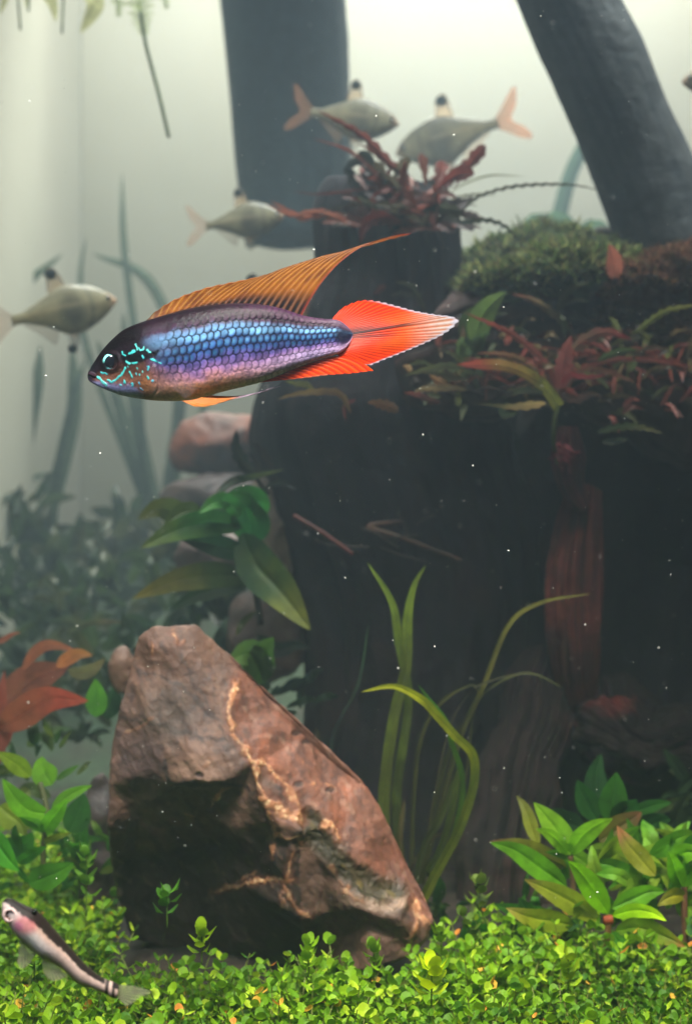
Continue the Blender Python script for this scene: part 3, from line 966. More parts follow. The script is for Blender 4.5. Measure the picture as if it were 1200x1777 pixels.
def wood_piece(name, pts, parent, c1, c2, c3=None, label=None, cat=None, n=120, m=96, rough=0.12, grain=0.10, seed=0, freq=3.0, group=None):
    V, F, gr = tube_px(pts, n, m, rough, grain, seed, freq)
    g = np.concatenate([gr, gr[:m], gr[-m:]]) / max(grain, 1e-3)
    c = mixc(np.tile(lin(c1), (len(V), 1)), lin(c2), ss(-0.4, 0.9, g + 0.6 * fbm(V * 5, 3)))
    if c3:
        c = mixc(c, lin(c3), ss(0.2, 0.6, fbm(V * 3.1 + 4, 4)) * 0.7)
    if parent is not None:
        o = mesh(name, V, F, M_WOOD, parent, c)
    else:
        o = mesh(name, V, F, M_WOOD, None, c, loc=(V[:, 0].mean(), V[:, 1].mean(), V[:, 2].min()))
        tag(o, label, cat, group)
    return o


wood_piece('driftwood_branch', [(470, -330, 4.5, 116), (480, -120, 4.45, 110), (496, 60, 4.4, 107), (505, 200, 4.35, 102), (512, 330, 4.3, 97), (517, 400, 4.25, 93), (519, 414, 4.25, 91)], None,
           (30, 42, 45), (40, 53, 55), label='thick upright branch of dark wood hanging down, blurred in the haze', cat='driftwood', n=90, m=72, rough=0.03, grain=0.02, seed=2)  # bluish wood tone with haze mixed into the colour
wood_piece('driftwood_branch', [(880, -330, 2.7, 95), (935, -160, 2.7, 92), (988, 10, 2.7, 82), (1040, 120, 2.7, 82), (1092, 240, 2.7, 84), (1140, 360, 2.7, 88), (1180, 470, 2.7, 92), (1200, 560, 2.7, 90)], None,
           (44, 48, 50), (62, 64, 63), label='thick leaning branch of dark wood rising from the mossy mound', cat='driftwood', n=160, m=96, rough=0.07, grain=0.025, seed=5)  # greyed wood tone, haze mixed into this colour too

stump = thing('driftwood_stump', P(860, 1560, 2.5), 'massive dark tree stump with plants growing on its top and a shadowed hollow beneath', 'driftwood')
WA, WB, WC = (9, 8, 11), (21, 17, 20), (30, 17, 17)  # dark wood, blackened further with the hollow's shade in its colour
wood_piece('trunk', [(672, 322, 2.5, 92), (668, 360, 2.5, 118), (672, 480, 2.5, 122), (660, 600, 2.5, 150), (650, 700, 2.5, 205), (665, 780, 2.5, 212), (690, 880, 2.5, 215), (720, 1000, 2.5, 205), (730, 1200, 2.5, 190), (720, 1400, 2.5, 190), (720, 1650, 2.45, 200)],
           stump, WA, WB, WC, n=220, m=160, rough=0.10, grain=0.07, seed=11)
wood_piece('trunk', [(1120, 640, 3.0, 230), (1110, 760, 3.0, 330), (1080, 1000, 3.0, 330), (1060, 1200, 2.9, 330), (1060, 1500, 2.9, 340), (1060, 1700, 2.9, 330)],
           stump, WA, WB, WC, n=160, m=140, rough=0.12, grain=0.08, seed=13)
wood_piece('ledge', [(700, 640, 2.1, 60), (790, 620, 2.05, 100), (900, 600, 2.1, 118), (1020, 600, 2.15, 130), (1160, 620, 2.2, 150), (1320, 640, 2.2, 170), (1520, 650, 2.3, 170)],
           stump, (34, 26, 24), (58, 42, 38), (78, 48, 42), n=260, m=200, rough=0.42, grain=0.04, seed=17)
wood_piece('ledge', [(880, 560, 2.9, 130), (1050, 560, 2.9, 150), (1200, 560, 2.9, 160), (1420, 560, 2.9, 160)],
           stump, (36, 30, 26), (58, 44, 38), (76, 46, 38), n=180, m=180, rough=0.34, grain=0.02, seed=18)
wood_piece('bark_strip', [(1014, 850, 2.08, 20), (1006, 900, 2.05, 27), (998, 980, 2.05, 31), (994, 1080, 2.05, 31), (998, 1160, 2.08, 28), (1004, 1235, 2.2, 24), (1008, 1290, 2.4, 20)],
           stump, (38, 20, 18), (84, 40, 31), (26, 15, 14), n=240, m=140, rough=0.25, grain=0.55, seed=23, freq=6)
wood_piece('bark_strip', [(985, 740, 1.9, 14), (985, 790, 1.9, 24), (990, 840, 1.92, 18), (1010, 880, 1.95, 12)],
           stump, (50, 20, 20), (76, 32, 32), None, n=80, m=48, rough=0.35, grain=0.25, seed=29, freq=4)
wood_piece('root', [(960, 1150, 2.25, 50), (940, 1240, 2.15, 60), (915, 1330, 2.0, 66), (900, 1420, 1.9, 70), (890, 1520, 1.8, 80), (890, 1620, 1.75, 80)],
           stump, (14, 10, 11), (28, 19, 18), (44, 23, 20), n=240, m=150, rough=0.6, grain=0.22, seed=31, freq=5)
wood_piece('root', [(1010, 1230, 2.6, 40), (1060, 1270, 2.0, 74), (1120, 1300, 1.95, 70), (1180, 1290, 2.0, 60), (1260, 1300, 2.1, 60)],
           stump, (12, 9, 10), (22, 13, 13), (74, 27, 22), n=200, m=150, rough=1.1, grain=0.12, seed=37, freq=2)
wood_piece('root', [(700, 905, 1.98, 3), (640, 915, 1.96, 5), (700, 935, 1.95, 4), (800, 972, 1.9, 3)], stump, (40, 30, 26), (60, 44, 34), None, n=50, m=20, rough=0.3, grain=0.1, seed=41)


# ------------------------------------------------------------------ moss: fine tufts over rounded mounds
def moss(name, lobes, n, cols, label, L=(0.02, 0.05), cat='moss', seed=1):
    rg = np.random.default_rng(seed)
    Vs, Fs, Cs = [], [], []
    base = 0
    tot = sum(l[3] * l[4] for l in lobes)
    for (px, py, Y, rx, ry) in lobes:
        k = S(Y)
        c = np.array(P(px, py, Y))
        m = int(n * rx * ry / tot)
        d = rg.normal(size=(m, 3)); d[:, 2] = np.abs(d[:, 2]) * 0.9 - 0.15
        d /= np.linalg.norm(d, axis=1)[:, None]
        rad = np.array([rx * k, rx * k * 0.8, ry * k])
        p = c + d * rad * (1 + 0.36 * fbm(d * 2.9 + px * 0.1, 4)[:, None])
        # solid core
        th = np.linspace(0, 2 * math.pi, 48, endpoint=False); ph = np.linspace(0.02, math.pi - 0.02, 30)
        t2, p2 = np.meshgrid(ph, th, indexing='ij')
        dd = np.stack([np.sin(t2) * np.cos(p2), np.sin(t2) * np.sin(p2), np.cos(t2)], -1).reshape(-1, 3)
        core = c + dd * rad * 0.96 * (1 + 0.36 * fbm(dd * 2.9 + px * 0.1, 4)[:, None])
        Vs.append(core); f = grid(30, 48, wrap=True, base=base); Fs.append(f); base += len(core)
        Cs.append(np.tile(lin(cols[0]), (len(core), 1)) * (0.8 + 0.4 * fbm(dd * 6, 3)[:, None]))
        ln = rg.uniform(L[0], L[1], m)[:, None]
        dirn = d * 0.8 + rg.normal(size=(m, 3)) * 0.55; dirn /= np.linalg.norm(dirn, axis=1)[:, None]
        sd = np.cross(dirn, rg.normal(size=(m, 3))); sd /= np.linalg.norm(sd, axis=1)[:, None]
        wd = ln * rg.uniform(0.06, 0.13, (m, 1))
        bend = rg.normal(size=(m, 3)) * ln * 0.25
        v = np.stack([p - dirn * ln * 0.2 - sd * wd, p - dirn * ln * 0.2 + sd * wd, p + dirn * ln * 0.5 + sd * wd + bend * 0.4, p + dirn * ln * 0.5 - sd * wd + bend * 0.4,
                      p + dirn * ln + sd * wd * 0.3 + bend, p + dirn * ln - sd * wd * 0.3 + bend], 1)
        Vs.append(v.reshape(-1, 3))
        i = base + np.arange(m)[:, None] * 6
        Fs.append(np.vstack([i + [0, 1, 2, 3], i + [3, 2, 4, 5]])); base += m * 6
        tt = rg.random(m)[:, None]; pick = rg.integers(0, len(cols), m)
        cc = lin(np.array(cols)[pick]) * (0.7 + 0.6 * tt)
        Cs.append(np.repeat(cc, 6, axis=0))
    V, F, c = np.vstack(Vs), np.vstack(Fs), np.vstack(Cs)
    o = mesh(name, V, F, M_MOSS, None, c, smooth=True, loc=V.mean(0))
    return tag(o, label, cat, None, 'stuff')


moss('moss', [(880, 498, 2.0, 70, 36), (975, 480, 2.02, 90, 44), (1060, 478, 2.05, 60, 36), (900, 478, 2.55, 88, 62), (970, 470, 2.6, 100, 66), (1045, 500, 2.5, 84, 60), (850, 520, 2.4, 66, 50), (960, 540, 2.3, 110, 60), (930, 430, 2.7, 50, 34), (1085, 455, 2.75, 46, 30)],
     90000, [(66, 86, 46), (98, 116, 60), (58, 66, 40), (136, 138, 84), (96, 84, 56)], 'soft green moss mound on the ledge of the stump', (0.012, 0.034))
moss('moss', [(1150, 560, 2.15, 130, 90), (1090, 570, 2.1, 96, 66), (1010, 590, 2.15, 90, 50), (1120, 500, 2.0, 90, 50), (1190, 490, 2.0, 70, 60), (900, 560, 2.25, 110, 44), (1180, 480, 2.6, 90, 50), (1230, 620, 2.0, 110, 90)],
     80000, [(104, 68, 54), (132, 88, 66), (80, 54, 44), (100, 84, 54)], 'reddish brown algae felt over the ledge below the leaning branch', (0.010, 0.026))


# ------------------------------------------------------------------ leaves
def leaf(parent, pts, width, c1, c2=None, fold=0.25, lobes=0, lobe=0.35, shape='lance', nl=None, roll=0.0, wav=0.0, name='leaf', mat=None, tipc=None, rib=0.25, label=None, seedk=None):
    """pts: (px, py, Y) from the stalk to the tip; width in pixels at the widest; lobes cut the edge into teeth"""
    p = np.array([P(x, y, Y) for x, y, Y in pts])
    k = S(pts[len(pts) // 2][2])
    n = nl or (18 if not lobes else max(36, lobes * 7))
    t = np.linspace(0, 1, n)
    c = curve(p, t)
    if shape == 'lance':
        wv = np.sin(math.pi * np.clip(t, 0, 1) ** 0.85) ** 0.75 * (1 - 0.25 * t) * 1.08
    elif shape == 'blade':
        wv = (0.75 + 0.25 * (1 - t)) * np.clip((1 - t) * 5, 0, 1) ** 0.6
    elif shape == 'spoon':
        wv = np.clip(t * 1.2, 0, 1) ** 1.3 * np.clip((1 - t) * 4, 0, 1) ** 0.5
    elif shape == 'stem':
        wv = np.full(n, 1.0)
    elif shape == 'club':
        wv = (0.10 + 0.90 * ss(0.15, 0.7, t)) * np.clip((1 - t) * 7, 0, 1) ** 0.5
    wv = np.maximum(wv, 0.03) * width / 2 * k * (1.25 if shape == 'lance' and width > 16 and not lobes else (1.3 if lobes else 1.0))
    if lobes:
        ph = (t * lobes) % 1.0
        saw = np.where(ph < 0.72, ph / 0.72, (1 - ph) / 0.28)
        amp = lobe * ss(0.05, 0.25, t)
        wl = wv * (1 - amp + amp * saw * 1.15)
        ph2 = (t * lobes + 0.35) % 1.0
        saw2 = np.where(ph2 < 0.72, ph2 / 0.72, (1 - ph2) / 0.28)
        wr = wv * (1 - amp + amp * saw2 * 1.15)
    else:
        wl = wr = wv
    tg = np.gradient(c, axis=0); tg /= np.linalg.norm(tg, axis=1)[:, None] + 1e-9
    view = np.array([0, -1.0, 0]) + 0 * tg
    s = np.cross(tg, view); s /= np.linalg.norm(s, axis=1)[:, None] + 1e-9
    u = np.cross(s, tg)
    ca, sa = math.cos(roll), math.sin(roll)
    s, u = s * ca + u * sa, u * ca - s * sa
    cols = [-1.0, -0.66, -0.33, -0.06, 0.0, 0.06, 0.33, 0.66, 1.0]
    ph0 = random.uniform(0, 6)
    rows = []
    for a in cols:
        wd = wl if a < 0 else wr
        h = fold * abs(a) - (0.10 if abs(a) < 0.05 else 0)
        un = wav * np.sin(t * 11 + ph0 + (2 if a > 0 else 0)) * a * a
        rows.append(c + s * (a * wd)[:, None] + u * ((h + un) * wv)[:, None])
    V = np.stack(rows, 1).reshape(-1, 3)
    m = len(cols)
    A = np.tile(np.abs(cols), n); T = np.repeat(t, m)
    c1 = lin(c1); c2 = c1 if c2 is None else lin(c2)
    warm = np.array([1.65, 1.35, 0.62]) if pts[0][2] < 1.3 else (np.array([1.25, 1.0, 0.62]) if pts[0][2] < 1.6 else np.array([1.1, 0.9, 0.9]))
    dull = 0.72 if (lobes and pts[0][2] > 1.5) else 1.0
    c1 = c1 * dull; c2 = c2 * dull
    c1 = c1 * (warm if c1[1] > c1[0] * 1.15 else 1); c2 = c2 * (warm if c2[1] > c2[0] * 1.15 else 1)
    nz = fbm(V * 9 + ph0 * 5, 3)
    cc = mixc(np.tile(c1, (len(V), 1)), c2, np.clip(ss(0.3, 1.0, T) * 0.9 + 0.4 * nz, 0, 1))
    veins = ss(0.75, 1.0, np.cos((T * 16 - A * 1.6) * 2 * math.pi * 0.5)) * (A > 0.05)
    cc = cc * (1 - 0.12 * veins[:, None] * (width > 24))
    cc = mixc(cc, np.clip(c1 * 1.9 + 0.01, 0, 1), (A < 0.04) * rib)
    if tipc is not None:
        cc = mixc(cc, lin(tipc), np.clip(ss(0.72, 1.0, T + 0.12 * nz + 0.05 * A), 0, 1) * 0.85)
    o = mesh(name, V, grid(n, m), mat or M_LEAF, parent, cc)
    if label: o['label'] = label
    return o


def stem(parent, pts, r, c1, name='stem', n=24, m=7):
    V, F, _ = tube_px([(x, y, Y, r) for x, y, Y in pts], n, m, 0.05, 0.0, 1)
    c = np.tile(lin(c1), (len(V), 1)) * (0.85 + 0.3 * fbm(V * 20, 2)[:, None])
    return mesh(name, V, F, M_LEAF, parent, c)


def zz(ox, oy, s):
    return lambda x, y: (ox + x / s, oy + y / s)


def plant(name, px, py, Y, label, cat='plant', group=None):
    return thing(name, P(px, py, Y), label, cat, group)


def leaves(root, f, Y, spec, shape='lance', **kw):
    """spec rows: (points, width in enlargement, scale, colour, end colour, depth of base, depth of tip, extra)"""
    for row in spec:
        pts, wd, c1, c2 = row[:4]
        dy0, dy1 = row[4] if len(row) > 4 and row[4] else (0, -0.06)
        ex = dict(kw); ex.update(row[5] if len(row) > 5 else {})
        n = len(pts)
        q = [(f(*p) + (Y + dy0 + (dy1 - dy0) * i / (n - 1),)) for i, p in enumerate(pts)]
        sh = ex.pop('shape', shape)
        leaf(root, q, wd, c1, c2, shape=sh, **ex)


# ---- leafy green plants in the corner by the stump
f = zz(750, 1280, 2.6667)
G1, G2, G3, G4, OL, BR_ = (92, 150, 20), (70, 128, 28), (44, 96, 30), (28, 68, 30), (104, 118, 36), (118, 92, 40)
r = plant('leafy_plant', 1056, 1640, 1.0, 'bright green leafy plant with long pointed leaves and a reddish bud, beside the stump')
leaves(r, f, 1.0, [
    ([(812, 815), (740, 700), (680, 620), (625, 570)], 34, (96, 160, 16), (84, 140, 24), (0, -.12)),
    ([(830, 825), (930, 798), (1020, 812), (1080, 848)], 22, (110, 170, 20), (140, 190, 30), (0, -.1)),
    ([(830, 790), (930, 745), (1000, 715), (1072, 712)], 32, G2, G2, (.05, .05)),
    ([(770, 850), (660, 770), (540, 705), (425, 655)], 34, (96, 120, 34), (112, 110, 40), (0, -.05), {'tipc': (110, 96, 40)}),
    ([(620, 690), (510, 610), (380, 520), (265, 485)], 34, G2, (60, 110, 30), (.08, .0)),
    ([(650, 870), (560, 850), (450, 830), (340, 788)], 34, (92, 120, 34), (110, 124, 40), (0, -.1), {'tipc': (176, 156, 80)}),
    ([(845, 895), (950, 880), (1060, 915), (1168, 968)], 34, (70, 110, 30), (96, 104, 36), (0, -.1), {'tipc': (150, 96, 50)}),
    ([(850, 790), (930, 710), (1010, 650), (1065, 600)], 38, (84, 124, 44), (96, 130, 44), (.06, .12)),
    ([(700, 840), (600, 900), (480, 900), (380, 880)], 30, G4, G4, (.1, .1)),
    ([(830, 900), (900, 1000), (950, 980), (960, 975)], 30, G3, G3, (0, -.05)),
    ([(640, 900), (560, 960), (480, 1000), (430, 1060)], 32, G4, G4, (.05, 0)),
])
stem(r, [f(800, 1020) + (1.0,), f(810, 900) + (1.0,), f(815, 820) + (1.0,)], 6, (120, 90, 50))
stem(r, [f(790, 846) + (.95,), f(812, 844) + (.95,), f(832, 842) + (.95,)], 8, (150, 70, 40), name='bud', n=10, m=10)
r = plant('leafy_plant', 990, 1640, 1.12, 'green leafy plant with a fan of upright leaves against the dark root')
leaves(r, f, 1.12, [
    ([(640, 545), (590, 450), (530, 370), (468, 300)], 36, (84, 134, 40), (92, 140, 44), (0, -.02)),
    ([(640, 540), (690, 460), (760, 405), (832, 375)], 30, (90, 150, 40), (104, 160, 44), (0, -.12)),
    ([(625, 535), (580, 480), (530, 440), (478, 422)], 20, (100, 156, 40), (96, 150, 40), (0, -.1)),
    ([(620, 600), (500, 540), (390, 500), (262, 482)], 30, (84, 96, 36), (110, 90, 50), (.04, .0), {'tipc': (120, 76, 50)}),
    ([(490, 500), (460, 420), (430, 330), (388, 268)], 20, (84, 100, 36), (96, 100, 40), (.06, .1)),
    ([(640, 560), (600, 610), (560, 660), (560, 700)], 28, G3, G4, (.05, .05)),
    ([(700, 560), (740, 600), (760, 640), (760, 680)], 20, OL, BR_, (.03, 0)),
])
stem(r, [f(660, 900) + (1.15,), f(650, 700) + (1.14,), f(638, 545) + (1.12,)], 5, (110, 84, 60))
r = plant('leafy_plant', 1060, 1600, 1.45, 'dark green leafy plant with broad upright leaves, standing in shade behind the bright ones')
leaves(r, f, 1.45, [
    ([(760, 380), (720, 310), (690, 250), (668, 195)], 34, (34, 84, 40), (38, 92, 44)),
    ([(765, 360), (752, 260), (755, 160), (778, 78)], 36, (28, 66, 40), (30, 74, 42), (.06, .06)),
    ([(820, 385), (830, 310), (840, 230), (850, 160)], 42, (44, 100, 36), (50, 110, 40)),
    ([(840, 400), (880, 350), (920, 310), (945, 285)], 36, (34, 88, 40), (36, 96, 44)),
    ([(920, 350), (980, 325), (1040, 308), (1105, 300)], 20, (40, 96, 40), (44, 100, 40)),
    ([(770, 480), (830, 440), (900, 390), (965, 345)], 40, (78, 84, 34), (96, 72, 40), (-.1, -.1), {'tipc': (120, 70, 44)}),
    ([(700, 420), (620, 390), (570, 350), (540, 330)], 34, (24, 56, 36), (28, 62, 36)),
    ([(960, 420), (1010, 400), (1060, 380), (1100, 380)], 34, (26, 70, 36), (28, 72, 36)),
    ([(800, 600), (860, 560), (920, 560), (960, 590)], 44, (24, 66, 34), (28, 70, 34)),
])
stem(r, [f(800, 800) + (1.45,), f(800, 600) + (1.45,), f(800, 390) + (1.45,)], 5, (70, 76, 40))
r = plant('leafy_plant', 1150, 1640, 1.05, 'olive and green leafy plant with a narrow wavy brown-tipped leaf, beside the bright green one')
leaves(r, f, 1.05, [
    ([(1030, 640), (960, 560), (900, 490), (852, 408)], 30, (96, 110, 40), (110, 100, 46), (0, .02), {'wav': .25, 'tipc': (150, 96, 60)}),
    ([(1155, 695), (1130, 640), (1110, 580), (1088, 525)], 26, (84, 150, 30), (90, 156, 36), (0, -.1)),
    ([(1160, 690), (1190, 620), (1240, 580), (1290, 560)], 36, (76, 140, 32), (84, 150, 36), (0, -.05)),
    ([(1170, 735), (1120, 730), (1080, 745), (1038, 778)], 24, (120, 130, 50), (130, 130, 56), (0, -.1)),
    ([(1180, 560), (1220, 500), (1260, 460), (1300, 430)], 40, (44, 100, 40), (50, 110, 40)),
    ([(1160, 560), (1140, 540), (1190, 530), (1260, 545)], 30, (80, 140, 36), (84, 146, 36)),
    ([(1060, 660), (1000, 640), (940, 650), (880, 690)], 40, (60, 110, 40), (64, 116, 40), (.1, .1)),
    ([(1190, 830), (1230, 880), (1260, 930), (1270, 990)], 36, (30, 80, 30), (34, 84, 30)),
])
stem(r, [f(1170, 1000) + (1.05,), f(1165, 850) + (1.05,), f(1160, 690) + (1.05,)], 6, (120, 84, 60))
r = plant('leafy_plant', 830, 1680, 1.1, 'low dark green leafy plant in the shade between the stone foot and the carpet')
leaves(r, f, 1.1, [
    ([(185, 1010), (180, 930), (190, 870), (210, 800)], 36, (30, 84, 30), (34, 90, 34)),
    ([(320, 980), (280, 930), (240, 890), (185, 868)], 30, (34, 92, 34), (40, 100, 36), (0, -.1)),
    ([(330, 980), (360, 920), (370, 850), (360, 780)], 30, (24, 66, 30), (26, 70, 30)),
    ([(440, 960), (420, 880), (430, 800), (400, 740)], 34, (24, 62, 30), (28, 70, 30)),
    ([(480, 900), (420, 820), (350, 790), (280, 770)], 24, (34, 80, 34), (40, 84, 34)),
])
# filler growth behind, dim and blurred
def filler(px, py, Y, n, rad, size, cols, label, seed, up=0.3, cat='plant', width=0.28, name='leafy_plant', rows=1):
    rg = random.Random(seed)
    r = plant(name, px, py + rad * 0.6, Y, label, cat)
    for k in range(n):
        a = rg.uniform(-math.pi, 0) if rg.random() < 0.72 else rg.uniform(0, math.pi)
        b = (px + rg.uniform(-1, 1) * rad * 0.8, py + rg.uniform(-1, 1) * rad * 0.55)
        L = size * rg.uniform(0.6, 1.15)
        y0 = Y + rg.uniform(-0.1, 0.15)
        e = (b[0] + L * math.cos(a), b[1] + L * math.sin(a) * 0.8 - L * up * 0.5)
        mi = ((b[0] + e[0]) / 2 + rg.uniform(-.1, .1) * L, (b[1] + e[1]) / 2 - L * 0.12)
        leaf(r, [b + (y0,), mi + (y0 - .03,), e + (y0 - rg.uniform(-.08, .1),)], L * width * rg.uniform(0.8, 1.3), cols[rg.randrange(len(cols))], cols[rg.randrange(len(cols))], nl=12, wav=0.1, roll=rg.uniform(-.6, .6))
    return r


DK = [(30, 76, 34), (40, 92, 38), (50, 106, 40), (64, 96, 40)]
filler(1080, 1480, 1.55, 20, 110, 66, DK, 'mass of small dim green leaves behind the bright leafy plants', 5)
filler(1180, 1400, 1.9, 16, 90, 70, [(40, 66, 40), (44, 76, 40), (60, 80, 44)], 'blurred olive-green bush deep in the corner under the stump', 6)
filler(1120, 1540, 1.18, 44, 110, 84, [(60, 116, 34), (48, 100, 34), (76, 120, 40), (92, 124, 44)], 'crowded mid-green leaves filling the corner between the brighter leafy plants', 10)
filler(1010, 1620, 1.2, 24, 130, 56, DK, 'short dark leaves crowding under the bright leafy plants', 9)

# ---- green and red plants at the other side of the stone
f = zz(0, 1050, 3.5533)
r = plant('leafy_plant', 76, 1500, 1.15, 'green leafy plant with long crossed leaves beside the veined stone')
leaves(r, f, 1.15, [
    ([(300, 1285), (200, 1270), (110, 1200), (18, 1072)], 34, (74, 132, 34), (80, 140, 36), (0, -.06)),
    ([(270, 1425), (310, 1340), (365, 1270), (418, 1195)], 25, (70, 136, 34), (84, 150, 40), (0, -.1)),
    ([(320, 1270), (400, 1190), (480, 1145), (568, 1112)], 18, (66, 116, 36), (72, 126, 40), (0, -.02)),
    ([(260, 1400), (220, 1350), (170, 1325), (118, 1303)], 18, (60, 120, 36), (70, 130, 40), (0, -.1)),
    ([(190, 1060), (120, 990), (60, 950), (-20, 905)], 28, (84, 116, 34), (90, 120, 36), (.05, .0)),
    ([(320, 1110), (280, 1040), (260, 980), (262, 935)], 38, (70, 120, 36), (76, 126, 40), (.1, .1)),
    ([(255, 1470), (320, 1440), (380, 1420), (445, 1405)], 13, (84, 110, 40), (90, 110, 44), (0, -.1)),
    ([(110, 1590), (160, 1560), (220, 1520), (292, 1488)], 18, (40, 100, 36), (50, 110, 36), (0, -.1)),
    ([(180, 1720), (270, 1680), (370, 1640), (455, 1588)], 38, (44, 96, 30), (56, 110, 36), (0, -.05)),
    ([(-60, 1400), (-10, 1480), (50, 1560), (120, 1640)], 36, (44, 112, 30), (50, 120, 32), (0, -.1)),
    ([(40, 1450), (120, 1500), (180, 1440), (200, 1400)], 36, (30, 80, 34), (34, 88, 36), (.1, .1)),
    ([(420, 1400), (470, 1320), (500, 1240), (520, 1160)], 40, (26, 66, 34), (28, 70, 34), (.15, .15)),
    ([(0, 1240), (60, 1290), (120, 1340), (160, 1420)], 40, (84, 110, 38), (70, 96, 36), (.08, .05)),
    ([(560, 1500), (500, 1480), (460, 1480), (420, 1460)], 14, (50, 110, 40), (50, 110, 40), (0, -.1)),
    ([(350, 1080), (400, 1040), (450, 1010), (490, 985)], 12, (44, 80, 40), (50, 90, 40), (.1, .1)),
])
stem(r, [f(270, 1700) + (1.15,), f(268, 1500) + (1.15,), f(290, 1280) + (1.15,), f(250, 1100) + (1.2,)], 5, (84, 90, 50))
filler(70, 1330, 1.6, 20, 100, 50, [(30, 60, 34), (38, 74, 36), (60, 84, 40), (70, 90, 44)], 'low blurred olive leaves behind the crossed green leaves', 12)
filler(60, 1500, 1.3, 16, 90, 46, [(26, 66, 30), (34, 84, 34), (44, 96, 34)], 'short dark green leaves between the crossed-leaf plant and the carpet', 13)
r = plant('leafy_plant', 160, 1260, 1.55, 'small plant with one rounded upright green leaf, beside the red leaf tip')
leaves(r, f, 1.55, [([(590, 690), (598, 610), (596, 540), (590, 455)], 32, (52, 110, 36), (64, 124, 40), (0, 0)),
                    ([(660, 700), (680, 620), (700, 560), (700, 500)], 30, (30, 66, 36), (34, 72, 38), (.1, .1))])
r = plant('red_leafed_plant', 20, 1330, 1.6, 'plant with broad blurred orange-red leaves, behind the green ones')
leaves(r, f, 1.6, [
    ([(-20, 760), (120, 680), (300, 580), (545, 590)], 46, (130, 70, 46), (150, 62, 46), (0, -.15)),
    ([(-20, 620), (90, 560), (240, 440), (425, 385)], 54, (110, 64, 46), (116, 66, 48), (.15, .15)),
    ([(140, 400), (220, 290), (310, 245), (470, 280)], 17, (130, 76, 50), (140, 84, 56), (.1, .1)),
    ([(350, 385), (420, 330), (490, 300), (570, 310)], 20, (150, 92, 50), (140, 96, 50), (0, 0)),
    ([(-40, 250), (30, 210), (80, 180), (130, 168)], 10, (130, 76, 54), (140, 80, 60), (.1, .1)),
    ([(-20, 1000), (10, 800), (10, 600), (30, 400)], 22, (120, 60, 46), (130, 66, 50), (0, 0)),
    ([(10, 900), (40, 800), (60, 720), (20, 640)], 18, (120, 56, 40), (130, 60, 44), (.05, .05)),
    ([(420, 400), (500, 420), (580, 390), (650, 330)], 20, (84, 84, 50), (96, 90, 56), (.1, .1)),
    ([(400, 180), (520, 120), (640, 100), (760, 110)], 12, (60, 74, 50), (84, 70, 50), (.5, .5)),
])

filler(150, 1490, 1.45, 22, 60, 60, [(40, 92, 36), (56, 104, 38), (70, 92, 40)], 'small green leaves crowded against the left edge of the veined stone', 31)
filler(790, 1600, 1.5, 16, 60, 50, [(24, 60, 28), (30, 70, 32), (44, 60, 30)], 'dark small leaves at the foot of the ribbon plants in shade', 32)

# ---- broad-leafed plant beside the stump
f = zz(200, 700, 2.857)
r = plant('broad_leafed_plant', 440, 1060, 2.0, 'plant with broad drooping green leaves beside the dark stump, above the veined stone')
GB = (34, 110, 40)
K_ = lambda rows: [(p, w_, tuple(v * .82 for v in a), tuple(v * .82 for v in b_), *rest) for p, w_, a, b_, *rest in rows]
leaves(r, f, 1.95, K_([
    ([(630, 640), (700, 800), (820, 930), (965, 1122)], 62, (30, 74, 32), (112, 130, 36), (0, -.2), {'shape': 'lance'}),
    ([(665, 690), (670, 600), (650, 520), (640, 430)], 58, (30, 104, 44), (44, 130, 48), (.02, -.05), {'fold': .4}),
    ([(740, 560), (700, 480), (620, 450), (540, 470)], 34, (44, 124, 48), (60, 140, 50), (0, -.1)),
    ([(620, 560), (560, 490), (490, 490), (415, 545)], 26, (50, 130, 50), (70, 144, 50), (-.05, -.2)),
    ([(640, 610), (480, 590), (300, 630), (125, 718)], 40, (40, 104, 40), (92, 116, 36), (0, -.25)),
    ([(440, 610), (340, 560), (220, 520), (112, 575)], 38, (56, 84, 34), (84, 96, 34), (0, -.1)),
    ([(420, 520), (360, 530), (300, 560), (240, 610)], 26, (64, 92, 36), (70, 100, 36), (-.05, -.15)),
    ([(650, 750), (560, 720), (440, 690), (320, 670)], 34, (24, 66, 34), (30, 76, 36), (0, -.1)),
    ([(680, 870), (500, 850), (300, 880), (85, 968)], 40, (50, 78, 34), (116, 106, 34), (0, -.25), {'wav': .12}),
    ([(640, 900), (500, 920), (380, 960), (270, 1030)], 26, (30, 60, 32), (36, 66, 34), (.05, 0)),
    ([(735, 1385), (700, 1300), (660, 1240), (560, 1275)], 54, (60, 110, 40), (76, 120, 44), (-.3, -.4)),
    ([(735, 1380), (720, 1290), (740, 1220), (785, 1160)], 44, (56, 104, 40), (70, 116, 40), (-.3, -.4)),
    ([(490, 470), (560, 400), (660, 370), (840, 328)], 13, (50, 84, 50), (84, 104, 60), (0, -.1)),
    ([(600, 1150), (630, 1090), (670, 1050), (710, 1030)], 12, (60, 80, 34), (70, 84, 34), (0, -.1)),
    ([(700, 1150), (800, 1220), (900, 1200), (970, 1215)], 22, (22, 44, 34), (26, 50, 36), (.1, .1)),
]))
stem(r, [f(720, 1100) + (2.0,), f(690, 900) + (2.0,), f(640, 700) + (1.97,), f(680, 430) + (2.0,)], 6, (60, 60, 40))
r = plant('toothed_plant', 440, 860, 1.95, 'small dark plant with stubby toothed leaves on the side of the stump')
